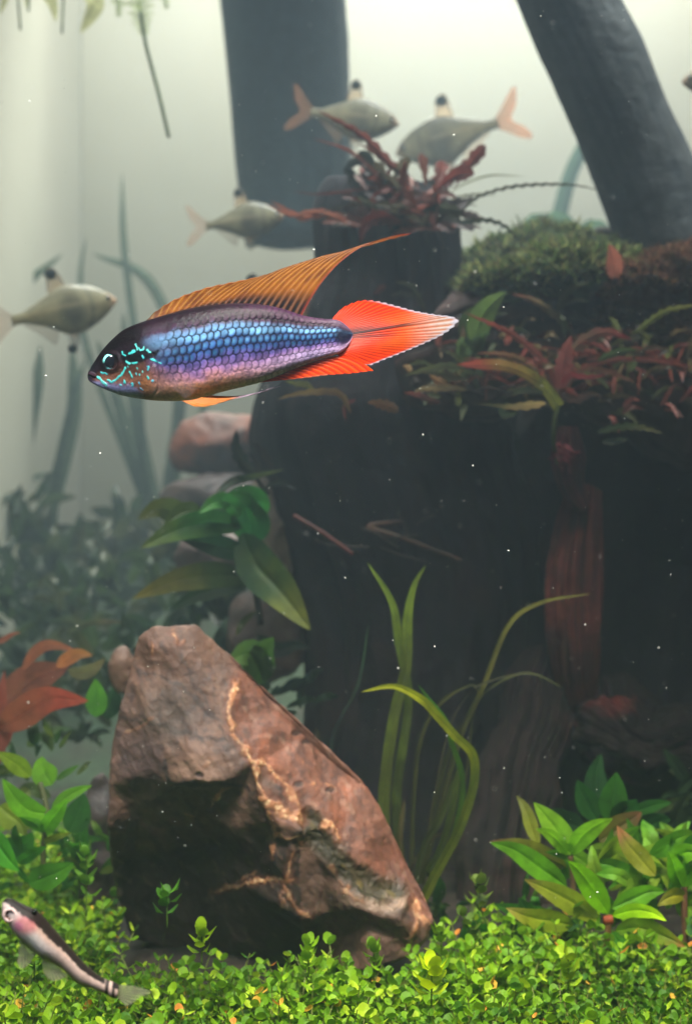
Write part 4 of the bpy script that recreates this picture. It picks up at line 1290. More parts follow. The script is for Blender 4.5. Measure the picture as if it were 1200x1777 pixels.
leaves(r, f, 1.93, [
    ([(690, 370), (640, 300), (600, 220), (600, 130)], 22, (36, 46, 36), (30, 40, 36), (0, -.05), {'lobes': 5, 'lobe': .3}),
    ([(700, 380), (660, 330), (630, 300), (600, 280)], 16, (40, 46, 38), (34, 40, 36), (0, -.08), {'lobes': 4}),
    ([(780, 330), (750, 270), (720, 220), (675, 190)], 14, (44, 44, 42), (36, 36, 40), (0, 0), {'lobes': 4}),
    ([(720, 360), (700, 300), (680, 270), (660, 240)], 12, (44, 44, 42), (36, 36, 40), (0, 0), {'lobes': 3}),
    ([(700, 380), (620, 370), (550, 400), (490, 460)], 12, (44, 60, 44), (50, 66, 46), (0, -.1)),
    ([(740, 420), (800, 400), (850, 400), (900, 430)], 10, (40, 50, 40), (30, 40, 36), (0, -.1), {'lobes': 4}),
])
stem(r, [f(760, 450) + (1.97,), f(720, 400) + (1.95,), f(690, 360) + (1.93,)], 4, (50, 44, 40))

# ---- ribbon-leafed plants behind the stone
f = zz(540, 950, 2.3077)
RB = dict(shape='blade', fold=0.35, rib=0.45, nl=50)
r = plant('ribbon_plant', 728, 1590, 1.35, 'ribbon-leafed plant whose bright yellow-green blade arches over and hangs to one side')
leaves(r, f, 1.35, [
    ([(430, 1440), (500, 1300), (590, 1130), (648, 950), (645, 830), (575, 755), (500, 670), (440, 608), (330, 556), (200, 578)], 18, (60, 78, 30), (150, 156, 24), (0, -.35)),
    ([(560, 1200), (600, 1020), (600, 900), (560, 780), (540, 700), (425, 548)], 11, (50, 84, 34), (56, 110, 36), (0, -.25)),
    ([(470, 1300), (520, 1200), (560, 1060), (590, 900)], 14, (44, 60, 30), (50, 70, 34), (.05, .0)),
    ([(400, 1420), (450, 1200), (520, 1080), (600, 850)], 12, (36, 46, 28), (44, 60, 32), (.1, .05)),
], **RB)
r = plant('ribbon_plant', 665, 1560, 1.45, 'tall ribbon-leafed plant with two straight blades forking near the top')
leaves(r, f, 1.45, [
    ([(300, 1300), (290, 1000), (330, 680), (378, 480), (385, 280), (412, 150), (458, 72)], 22, (52, 66, 32), (84, 112, 44), (0, -.1)),
    ([(360, 1300), (340, 1000), (380, 700), (385, 560), (350, 380), (322, 220), (226, 62)], 18, (40, 54, 30), (92, 124, 48), (.04, -.1)),
    ([(370, 1330), (355, 1200), (360, 1100), (372, 1010)], 10, (60, 56, 30), (76, 70, 36), (0, 0)),
    ([(400, 1300), (410, 1000), (440, 760), (520, 620), (640, 550), (668, 585)], 8, (40, 48, 30), (56, 64, 36), (.05, -.05)),
    ([(440, 1300), (500, 950), (560, 700), (640, 570)], 5, (40, 44, 34), (56, 56, 40), (.05, 0)),
    ([(380, 1300), (470, 1180), (540, 1130), (590, 1060)], 6, (50, 44, 30), (60, 50, 34), (.05, 0)),
], **RB)
r = plant('ribbon_plant', 770, 1590, 1.5, 'ribbon-leafed plant with a long thin blade arching across the reddish bark')
leaves(r, f, 1.5, [
    ([(440, 1350), (500, 1100), (600, 750), (690, 550), (790, 310), (920, 220), (1118, 185)], 10, (44, 52, 34), (96, 104, 50), (0, -.15)),
    ([(560, 1200), (620, 900), (655, 640), (760, 535), (880, 505), (1008, 562)], 5, (44, 52, 40), (70, 84, 56), (0, -.1)),
    ([(480, 1400), (470, 1150), (540, 850), (600, 700)], 9, (34, 42, 26), (40, 50, 30), (.05, .05)),
    ([(650, 560), (740, 525), (860, 500), (900, 510)], 4, (50, 56, 40), (60, 66, 46), (-.1, -.1)),
], **RB)
r = plant('ribbon_plant', 575, 1400, 1.6, 'lone thin dark ribbon blade in front of the black hollow, just above the stone edge')
leaves(r, f, 1.6, [([(78, 900), (85, 760), (120, 680), (190, 540), (228, 310)], 6, (30, 44, 40), (40, 70, 44), (0, -.1)),
                   ([(40, 900), (30, 800), (20, 720)], 12, (36, 40, 26), (40, 44, 28), (0, 0))], **RB)

# ---- red toothed plants crowning the stump
f = zz(540, 150, 3.5294)
RD, RD2, RP, GNB = (104, 54, 46), (122, 66, 54), (140, 88, 72), (62, 62, 48)
TL = dict(fold=.3, rib=.2)
r = plant('red_toothed_plant', 735, 400, 2.3, 'bushy plant with red-brown toothed leaves crowning the top of the stump')
leaves(r, f, 2.25, [
    ([(660, 620), (480, 470), (310, 300), (35, 145)], 15, RD, (120, 60, 50), (0, -.1), {'lobes': 9, 'lobe': .5}),
    ([(560, 560), (460, 470), (360, 390), (275, 345)], 8, RD, RD, (0, -.05), {'lobes': 5}),
    ([(580, 620), (430, 560), (240, 400), (10, 318)], 7, RD2, (140, 76, 66), (0, .05), {'lobes': 8}),
    ([(730, 680), (800, 600), (890, 540), (998, 535)], 30, (104, 48, 42), (112, 52, 44), (0, -.15), {'lobes': 6, 'lobe': .25, 'shape': 'spoon'}),
    ([(860, 640), (930, 540), (990, 450), (1065, 360)], 24, (110, 50, 42), (124, 62, 52), (0, 0), {'lobes': 5, 'lobe': .3, 'shape': 'spoon'}),
    ([(740, 660), (770, 600), (790, 530), (800, 455)], 26, RD2, (140, 74, 62), (0, .05), {'lobes': 4, 'lobe': .3, 'shape': 'spoon'}),
    ([(700, 660), (695, 580), (690, 500), (668, 410)], 18, RP, (160, 96, 80), (.1, .1), {'lobes': 4, 'lobe': .3, 'shape': 'spoon'}),
    ([(620, 720), (540, 640), (440, 590), (335, 560)], 28, (120, 58, 44), (124, 66, 50), (0, -.1), {'lobes': 5, 'lobe': .3}),
    ([(430, 600), (380, 520), (320, 440), (190, 520)], 24, (44, 52, 44), (40, 48, 42), (.05, .05), {'lobes': 4, 'lobe': .4}),
    ([(330, 640), (290, 600), (240, 540), (200, 490)], 22, (50, 56, 46), (44, 50, 44), (.05, .05), {'lobes': 3, 'lobe': .4}),
    ([(640, 800), (540, 650), (400, 620), (250, 640), (40, 660), (-120, 640)], 6, (80, 44, 40), (110, 56, 50), (0, -.1), {'lobes': 9}),
    ([(600, 850), (420, 740), (250, 730), (100, 760), (20, 790)], 5, (50, 46, 40), (60, 50, 42), (-.1, -.2)),
    ([(560, 830), (420, 800), (330, 850), (300, 960)], 22, (124, 56, 50), (130, 60, 54), (-.1, -.15), {'lobes': 5, 'lobe': .3}),
    ([(260, 860), (180, 810), (60, 780), (-70, 800), (-250, 700)], 14, (150, 84, 66), (160, 92, 72), (0, .0), {'lobes': 6, 'lobe': .4}),
    ([(230, 850), (120, 790), (0, 770), (-120, 790), (-280, 720)], 9, (150, 92, 72), (170, 100, 80), (-.05, -.1), {'lobes': 8, 'lobe': .4}),
    ([(790, 820), (870, 810), (940, 840), (1000, 790)], 8, (60, 56, 46), (60, 60, 46), (0, -.1), {'lobes': 4}),
    ([(860, 830), (1000, 690), (1200, 620), (1440, 600), (1640, 610), (1815, 655)], 7, (66, 72, 56), (70, 76, 60), (-.1, -.2), {'lobes': 17, 'lobe': .75}),
    ([(860, 830), (980, 830), (1080, 820), (1200, 870), (1300, 1000)], 9, (58, 62, 44), (62, 66, 46), (-.1, -.2), {'lobes': 10, 'lobe': .7}),
    ([(840, 650), (950, 590), (1100, 545), (1310, 552)], 4, (120, 124, 96), (124, 128, 100), (.15, .15)),
    ([(840, 700), (940, 670), (1050, 660), (1130, 670)], 5, (110, 110, 84), (110, 110, 84), (.15, .15), {'lobes': 7, 'lobe': .6}),
    ([(820, 730), (900, 710), (960, 720), (1020, 735)], 5, (110, 100, 84), (110, 100, 84), (.15, .15), {'lobes': 6, 'lobe': .6}),
], **TL)
rg = random.Random(4)
for k in range(80):
    a = rg.uniform(-math.pi * 1.12, math.pi * 0.12)
    b = (690 + rg.uniform(-70, 80), 372 + rg.uniform(-40, 36))
    L = rg.uniform(40, 105)
    e = (b[0] + L * math.cos(a), b[1] + L * math.sin(a) * 0.8)
    y0 = 2.28 + rg.uniform(-.2, .2)
    cl = rg.choice([RD, RD2, GNB, (84, 48, 42), (100, 58, 48), (74, 66, 50), (56, 40, 38)])
    leaf(r, [b + (y0,), ((b[0] + e[0]) / 2, (b[1] + e[1]) / 2 - 8, y0 - .04), e + (y0 - rg.uniform(-.1, .15),)], rg.uniform(10, 26), cl, None, lobes=rg.randint(4, 7), lobe=.35, roll=rg.uniform(-.9, .9), shape=rg.choice(['lance', 'spoon']))
for k in range(9):
    x = 690 + rg.uniform(-60, 70)
    stem(r, [(x + rg.uniform(-20, 20), 430, 2.3), (x, 390, 2.3), (x + rg.uniform(-30, 30), 340, 2.28)], 3, (60, 44, 40))

# ---- plants on the ledge
f = zz(650, 400, 2.1818)
r = plant('red_toothed_plant', 965, 720, 1.75, 'rosette of thin red arching leaves with a pink upright leaf, on the ledge edge')
leaves(r, f, 1.7, [
    ([(695, 610), (640, 500), (530, 400), (340, 310)], 12, (104, 56, 48), (140, 62, 52), (0, -.15), {'lobes': 12, 'lobe': .4}),
    ([(695, 668), (640, 590), (560, 535), (470, 510), (310, 508)], 22, (104, 116, 48), (150, 66, 54), (0, -.15), {'shape': 'blade', 'lobes': 0}),
    ([(650, 560), (570, 500), (490, 470), (385, 464)], 11, (120, 90, 60), (150, 100, 76), (0, -.1), {'lobes': 8}),
    ([(705, 600), (712, 520), (725, 450), (742, 398)], 28, (122, 62, 58), (136, 74, 66), (-.05, -.1), {'lobes': 7, 'lobe': .3}),
    ([(700, 595), (800, 520), (930, 488), (1070, 495), (1220, 520)], 9, (120, 64, 54), (136, 66, 60), (0, -.1), {'lobes': 10, 'lobe': .3}),
    ([(700, 605), (770, 545), (860, 530), (980, 572)], 12, (110, 80, 60), (130, 84, 70), (0, -.1), {'lobes': 8, 'lobe': .4}),
    ([(720, 480), (800, 410), (880, 385), (972, 415)], 18, (104, 84, 64), (140, 40, 48), (0, -.05), {'lobes': 5, 'lobe': .3}),
    ([(700, 580), (740, 550), (800, 555), (875, 548)], 9, (136, 52, 54), (130, 48, 52), (-.1, -.15), {'lobes': 5}),
    ([(700, 600), (650, 560), (655, 480), (655, 435)], 10, (84, 50, 46), (90, 54, 48), (.05, .05), {'lobes': 5}),
    ([(690, 600), (600, 610), (540, 600), (490, 610)], 12, (70, 76, 50), (80, 84, 56), (.05, 0), {'lobes': 6}),
    ([(700, 620), (760, 640), (820, 620), (860, 630)], 14, (84, 60, 50), (92, 70, 56), (0, -.05), {'lobes': 5}),
    ([(705, 560), (740, 500), (780, 450), (820, 435)], 12, (104, 84, 64), (120, 96, 76), (.05, .05), {'lobes': 5}),
], **TL)
stem(r, [f(692, 665) + (1.7,), f(680, 720) + (1.68,), f(676, 800) + (1.72,), f(690, 880) + (1.85,)], 4.0, (84, 96, 50))
for k in range(16):
    a = rg.uniform(0.1, 3.0)
    b = f(705 + rg.uniform(-20, 30), 800 + rg.uniform(-10, 60))
    stem(r, [b + (1.78,), (b[0] + 12 * math.cos(a), b[1] + 12, 1.76), (b[0] + 24 * math.cos(a), b[1] + 30 * math.sin(a), 1.8)], 2.0, (120, 44, 48), name='root')
r = plant('toothed_plant', 830, 650, 1.8, 'plant with a broad smooth green leaf standing just behind the tip of the fish tail')
leaves(r, f, 1.8, [
    ([(375, 430), (395, 350), (430, 290), (495, 232)], 36, (72, 100, 48), (84, 112, 56), (0, -.05), {'lobes': 0}),
    ([(370, 440), (350, 390), (345, 340), (370, 290)], 24, (56, 80, 44), (64, 90, 48), (.05, .05), {'lobes': 0}),
    ([(360, 480), (335, 460), (325, 430), (335, 400)], 20, (66, 90, 50), (70, 96, 56), (0, -.1), {'lobes': 0}),
    ([(365, 470), (390, 430), (410, 400), (435, 388)], 20, (60, 84, 46), (64, 92, 50), (0, -.1), {'lobes': 0}),
    ([(375, 520), (340, 500), (310, 490), (300, 465)], 14, (50, 66, 44), (56, 70, 46), (0, 0), {'lobes': 0}),
    ([(400, 560), (395, 530), (410, 510), (400, 500)], 12, (60, 80, 50), (60, 80, 50), (0, 0), {'lobes': 0}),
], **TL)
stem(r, [f(385, 600) + (1.82,), f(372, 500) + (1.8,), f(380, 400) + (1.8,)], 4, (56, 60, 44))
r = plant('toothed_plant', 985, 580, 1.95, 'green toothed plant with arched pink-tipped leaves, above the red rosette')
leaves(r, f, 1.9, [
    ([(745, 390), (680, 320), (600, 265), (518, 240)], 13, (96, 104, 64), (150, 92, 76), (0, -.1), {'lobes': 7}),
    ([(640, 380), (620, 330), (600, 290), (560, 262)], 10, (120, 56, 56), (120, 60, 56), (.05, .05), {'lobes': 4}),
    ([(685, 305), (715, 250), (750, 215), (812, 198)], 13, (84, 96, 62), (96, 108, 72), (0, -.05), {'lobes': 6}),
    ([(685, 305), (720, 275), (760, 262), (812, 270)], 8, (84, 92, 64), (96, 100, 76), (0, -.05), {'lobes': 6}),
    ([(900, 360), (880, 300), (905, 240), (905, 180)], 12, (84, 60, 50), (100, 66, 54), (.02, .02), {'lobes': 4}),
    ([(908, 185), (905, 140), (900, 95), (884, 52)], 27, (150, 88, 70), (164, 96, 76), (0, -.05), {'lobes': 7, 'lobe': .25}),
    ([(935, 215), (930, 195), (938, 180), (930, 165)], 12, (140, 84, 66), (140, 84, 66), (0, 0), {'lobes': 3}),
    ([(660, 280), (650, 240), (640, 210), (620, 165)], 18, (104, 62, 50), (120, 70, 56), (.1, .1), {'lobes': 5}),
], **TL)
stem(r, [f(905, 400) + (1.95,), f(895, 300) + (1.92,), f(906, 180) + (1.9,)], 3, (84, 60, 50))
r = plant('toothed_plant', 1150, 600, 1.7, 'yellow-green toothed frond arching over the reddish brown felt')
leaves(r, f, 1.65, [
    ([(985, 385), (1060, 330), (1120, 300), (1240, 280)], 12, (100, 104, 52), (140, 134, 66), (0, -.1), {'lobes': 8, 'lobe': .5}),
    ([(1040, 420), (1010, 390), (990, 385), (960, 392)], 9, (84, 92, 54), (90, 96, 56), (0, -.05), {'lobes': 4}),
    ([(840, 495), (890, 470), (940, 455), (1000, 450)], 12, (62, 84, 48), (72, 96, 54), (0, -.05), {'lobes': 7}),
], **TL)
r = plant('toothed_plant', 860, 730, 1.65, 'trailing toothed plant with a tan lobed leaf under the ledge edge, beneath the rosette')
leaves(r, f, 1.62, [
    ([(370, 655), (440, 660), (520, 668), (648, 655)], 15, (84, 92, 56), (176, 150, 96), (0, -.1), {'lobes': 7, 'lobe': .35, 'shape': 'spoon'}),
    ([(520, 620), (560, 605), (600, 605), (640, 612)], 10, (60, 76, 50), (66, 80, 52), (0, 0), {'lobes': 5}),
    ([(345, 605), (290, 595), (220, 600), (150, 604)], 10, (110, 96, 66), (130, 112, 76), (0, -.1), {'lobes': 6}),
    ([(250, 650), (210, 645), (170, 625), (108, 612)], 12, (84, 52, 46), (120, 64, 56), (0, -.1), {'lobes': 5}),
    ([(275, 605), (255, 580), (230, 565), (205, 545)], 15, (120, 88, 60), (140, 100, 70), (0, -.1), {'lobes': 4}),
    ([(330, 520), (280, 512), (200, 525), (110, 550)], 12, (70, 84, 56), (84, 96, 60), (0, -.05), {'lobes': 6}),
    ([(350, 560), (300, 560), (240, 545), (180, 540)], 10, (60, 66, 46), (70, 70, 50), (0, -.05), {'lobes': 6}),
    ([(140, 530), (125, 520), (115, 515), (105, 512)], 12, (150, 120, 84), (150, 120, 84), (0, -.05), {}),
    ([(840, 765), (920, 745), (1000, 745), (1090, 768)], 13, (60, 80, 50), (110, 104, 66), (0, -.1), {'lobes': 8, 'lobe': .5}),
    ([(860, 800), (900, 800), (930, 795), (960, 790)], 12, (50, 66, 46), (56, 70, 48), (0, 0), {'lobes': 4}),
    ([(500, 650), (480, 690), (500, 700), (540, 690)], 12, (50, 70, 48), (54, 72, 50), (0, 0), {'lobes': 4}),
    ([(90, 683), (50, 665), (10, 655), (-30, 650)], 18, (84, 62, 46), (110, 80, 56), (0, -.1), {'lobes': 5, 'lobe': .4}),
    ([(-90, 690), (-130, 620), (-200, 610), (-300, 620), (-370, 640)], 11, (90, 72, 50), (130, 112, 70), (0, -.1), {'lobes': 7, 'lobe': .3}),
    ([(-230, 610), (-260, 585), (-300, 580), (-340, 570)], 10, (96, 96, 56), (110, 116, 60), (0, -.1), {'lobes': 4, 'lobe': .3}),
    ([(-70, 640), (-110, 660), (-115, 690), (-110, 720)], 8, (90, 46, 44), (100, 50, 46), (0, 0), {'lobes': 4}),
], **TL)
for k in range(5):
    x = 700 + 40 * k
    stem(r, [(x, 690 - 3 * k, 1.75), (x + 25, 682 - 3 * k, 1.68), (x + 55, 690 - 3 * k, 1.72)], 2.4, (60, 46, 40))
r = plant('toothed_plant', 800, 660, 1.95, 'tangle of dull brown and green toothed leaves covering the ledge behind the rosette')
for k in range(120):
    a = rg.uniform(-math.pi, math.pi)
    b = (rg.uniform(710, 1190), rg.uniform(560, 705))
    if b[0] > 1050: b = (b[0], b[1] + 20)
    L = rg.uniform(30, 70)
    e = (b[0] + L * math.cos(a), b[1] + L * math.sin(a) * 0.55 - 6)
    y0 = 1.78 + rg.uniform(-.12, .12) + 0.25 * ss(620, 560, b[1])
    cl = rg.choice([(112, 62, 52), (84, 66, 48), (70, 84, 50), (92, 104, 58), (130, 68, 56), (120, 100, 66), (60, 52, 44)])
    leaf(r, [b + (float(y0),), ((b[0] + e[0]) / 2, (b[1] + e[1]) / 2 - 7, float(y0) - .05), e + (float(y0) - rg.uniform(0, .12),)], rg.uniform(7, 15), cl, None, lobes=rg.randint(4, 7), lobe=.4, roll=rg.uniform(-.8, .8))
for k in range(90):
    a = rg.uniform(-math.pi * .95, -math.pi * .05)
    b = (rg.uniform(800, 1200), rg.uniform(600, 700))
    L = rg.uniform(40, 84)
    e = (b[0] + L * math.cos(a) * 1.1, b[1] + L * math.sin(a) * 0.7)
    y0 = 1.80 + rg.uniform(-.06, .2)
    cl = rg.choice([(126, 62, 54), (104, 58, 48), (140, 76, 62), (112, 92, 60), (88, 98, 58)])
    leaf(r, [b + (y0,), ((b[0] + e[0]) / 2 + rg.uniform(-6, 6), (b[1] + e[1]) / 2 - 10, y0 - .04), e + (y0 - rg.uniform(0, .14),)], rg.uniform(4, 9), cl, None, lobes=rg.randint(5, 8), lobe=.5, roll=rg.uniform(-.6, .6), nl=30)
r = plant('toothed_plant', 715, 560, 2.05, 'small faint green toothed sprig on the stump between the fins of the blue fish')
leaves(r, zz(440, 390, 3.1579), 2.0, [
    ([(930, 460), (900, 400), (860, 340), (775, 310)], 14, (64, 72, 52), (74, 84, 58), (0, 0), {'lobes': 4, 'lobe': .5}),
    ([(880, 400), (830, 380), (790, 380), (745, 390)], 10, (60, 60, 50), (66, 66, 52), (0, 0), {'lobes': 4, 'lobe': .5}),
    ([(720, 330), (700, 350), (680, 370), (650, 380)], 12, (84, 48, 46), (84, 48, 46), (0, 0), {'lobes': 4, 'lobe': .5}),
], **TL)
# thin dead twigs in the hollow
r = plant('dead_twig', 700, 940, 1.9, 'tuft of thin dull twigs clinging to the stump in the black hollow')
for p in ([(625, 915), (650, 925), (690, 950)], [(690, 890), (700, 910), (708, 935)], [(720, 912), (735, 900), (756, 893)], [(680, 932), (705, 930), (724, 928)],
          [(745, 950), (770, 960), (796, 974)], [(660, 950), (700, 965), (740, 975)], [(545, 935), (570, 945), (640, 950)]):
    stem(r, [q + (1.9,) for q in p], 1.5, (58, 52, 42), name='twig')
r = plant('twig', 600, 930, 1.88, 'reddish slanting twig at the left side of the black hollow')
stem(r, [(510, 895, 1.95), (560, 925, 1.9), (612, 962, 1.88)], 4, (90, 48, 42), name='shoot')

# ---- ribbon plants and bushes far back in the haze
r = plant('tall_ribbon_plant', 270, 880, 5.6, 'tall blurred ribbon blades fanning out far back below the head of the blue fish', 'plant')
FG = (96, 124, 100)  # washed-out green, haze put into the colour of the far blades
for pts, wd in (([(262, 900), (225, 760), (190, 650), (168, 590)], 26), ([(275, 900), (245, 760), (222, 640), (214, 540)], 24), ([(285, 890), (300, 780), (318, 690), (330, 620)], 20),
                ([(250, 900), (240, 640), (216, 430), (212, 300)], 16), ([(300, 860), (310, 640), (260, 490), (160, 440)], 24), ([(270, 900), (330, 760), (380, 660), (420, 640)], 16),
                ([(262, 900), (150, 600), (140, 480), (150, 410)], 14)):
    leaf(r, [p + (5.6,) for p in pts], wd, FG, None, shape='blade', nl=24)
r = plant('tall_ribbon_plant', 60, 890, 5.4, 'tall blurred ribbon blades far back below the clearest pale fish', 'plant')
for pts, wd in (([(28, 930), (45, 780), (66, 660), (70, 600)], 30), ([(70, 940), (110, 800), (130, 700), (125, 600)], 32), ([(90, 930), (100, 820), (126, 700), (150, 620)], 18),
                ([(-10, 900), (-5, 700), (30, 520), (110, 440)], 26), ([(-30, 900), (-10, 800), (20, 740), (60, 700)], 14), ([(0, 900), (20, 860), (60, 830), (90, 820)], 12)):
    leaf(r, [p + (5.4,) for p in pts], wd, FG, None, shape='blade', nl=24)
r = plant('tall_ribbon_plant', 940, 420, 5.6, 'pale blurred ribbon blade leaning behind the branch above the moss', 'plant')
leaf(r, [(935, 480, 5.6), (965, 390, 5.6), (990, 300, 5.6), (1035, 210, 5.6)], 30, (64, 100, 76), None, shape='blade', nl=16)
r = plant('round_leafed_plant', 930, 400, 4.2, 'rounded blurred leaves peeping over the top of the moss mound', 'plant')
for x, y, s in ((932, 388, 44), (965, 398, 70), (1030, 408, 62)):
    leaf(r, [(x - s * .4, y + 40, 4.2), (x, y, 4.2), (x + s * .5, y + 18, 4.15)], s * 0.8, (60, 92, 70), None, nl=14)
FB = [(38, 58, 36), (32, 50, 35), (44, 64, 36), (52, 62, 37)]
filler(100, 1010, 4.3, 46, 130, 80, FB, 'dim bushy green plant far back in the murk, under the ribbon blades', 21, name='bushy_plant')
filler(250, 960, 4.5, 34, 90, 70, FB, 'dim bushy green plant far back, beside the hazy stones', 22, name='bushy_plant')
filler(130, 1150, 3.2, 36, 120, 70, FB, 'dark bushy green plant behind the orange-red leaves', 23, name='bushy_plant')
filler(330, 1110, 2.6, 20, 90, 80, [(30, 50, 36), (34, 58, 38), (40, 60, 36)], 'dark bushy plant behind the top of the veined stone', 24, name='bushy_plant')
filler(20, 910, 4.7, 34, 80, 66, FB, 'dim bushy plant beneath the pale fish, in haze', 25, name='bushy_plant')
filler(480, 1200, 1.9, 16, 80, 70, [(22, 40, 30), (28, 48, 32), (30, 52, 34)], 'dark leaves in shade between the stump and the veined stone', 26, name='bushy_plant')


for q in ((210, 1060, 3.5, 41), (60, 1070, 3.4, 42), (240, 1180, 2.4, 43), (130, 1230, 2.5, 44), (330, 1020, 3.4, 45)):
    filler(q[0], q[1], q[2], 34, 100, 62, FB, {41: 'low dim shrubby plant in the murk behind the top of the veined stone', 42: 'low dim shrubby plant in the murk above the orange-red leaves',
           43: 'dark shrubby leaves showing right beside the upper edge of the veined stone', 44: 'dark shrubby leaves behind the green rounded leaf and red leaf tip', 45: 'dim shrubby plant among the hazy stones'}[q[3]], q[3], name='bushy_plant')


# ---- floating plants with feathery roots at the top
def frond(r, pts, Y, L, n, cl, droop=0.6, rad=1.8, start=0.0, end=1.0):
    """a hanging root with fine side hairs that shorten toward its tip"""
    stem(r, [p + (Y,) for p in pts], rad, cl, name='root', n=40, m=6)
    t = np.linspace(start, end, n)
    q = curve(pts, t); tg = np.gradient(q, axis=0); tg /= np.linalg.norm(tg, axis=1)[:, None]
    Vs, Fs = [], []
    k = S(Y)
    for a in range(n):
        for sd in (-1, 1):
            l = L * (1 - 0.8 * (a / n) ** 1.3) * rg.uniform(.75, 1.1)
            nrm = np.array([-tg[a][1], tg[a][0]]) * sd
            e1 = q[a] + nrm * l * .5 - tg[a] * l * .25
            e2 = q[a] + nrm * l * .95 - tg[a] * l * (.6 * droop) * rg.uniform(.2, 1.3)
            yy = rg.uniform(-.35, .35) * l * k
            P3 = [np.array(P(q[a][0], q[a][1], Y)), np.array(P(e1[0], e1[1], Y)) + [0, yy * .5, 0], np.array(P(e2[0], e2[1], Y)) + [0, yy, 0]]
            w_ = np.array([tg[a][0], 0, -tg[a][1]]) * 1.5 * k
            b0 = len(Vs)
            for m_, p_ in enumerate(P3):
                Vs += [p_ - w_ * (1 - .35 * m_), p_ + w_ * (1 - .35 * m_)]
            Fs += [(b0, b0 + 1, b0 + 3, b0 + 2), (b0 + 2, b0 + 3, b0 + 5, b0 + 4)]
    V = np.array(Vs)
    o = mesh('root_hair', V, np.array(Fs), M_LEAF, r, np.tile(lin(cl), (len(V), 1)) * (0.8 + .4 * np.repeat(np.random.rand(len(V) // 2), 2)[:, None]))
    o['kind'] = 'stuff'


HG = (168, 184, 112)
r = plant('floating_plant', 245, -20, 3.0, 'floating plant with a feathery root trailing down long and thin')
frond(r, [(232, -70), (238, -20), (244, 20), (252, 62)], 3.0, 54, 34, HG, droop=.9)
frond(r, [(180, -60), (190, -30), (205, 0), (206, 28)], 3.05, 30, 20, HG)
frond(r, [(280, -70), (276, -40), (284, -10), (290, 14)], 3.05, 26, 18, HG)
stem(r, [(244, 20, 3.0), (254, 80, 3.0), (275, 160, 3.0), (293, 238, 3.0)], 3.4, (120, 132, 96), name='root', n=40)
r = plant('floating_plant', 80, -20, 3.3, 'floating plants at the surface with pale drooping leaves and short roots')
for pts, wd in (([(70, -70), (80, -20), (92, 10), (97, 38)], 22), ([(130, -70), (152, -20), (165, 10), (140, 58)], 30), ([(0, -60), (10, -30), (8, 0), (0, 26)], 16), ([(100, -60), (70, -30), (50, -10), (44, 14)], 14)):
    leaf(r, [p + (3.3,) for p in pts], wd, (190, 206, 150), None, nl=16, roll=0.3)
for pts in ([(28, -60), (32, 0), (36, 52)], [(46, -60), (50, -10), (50, 20)], [(112, -60), (110, 0), (108, 58)]):
    stem(r, [p + (3.3,) for p in pts], 2.2, (150, 160, 120), name='root')


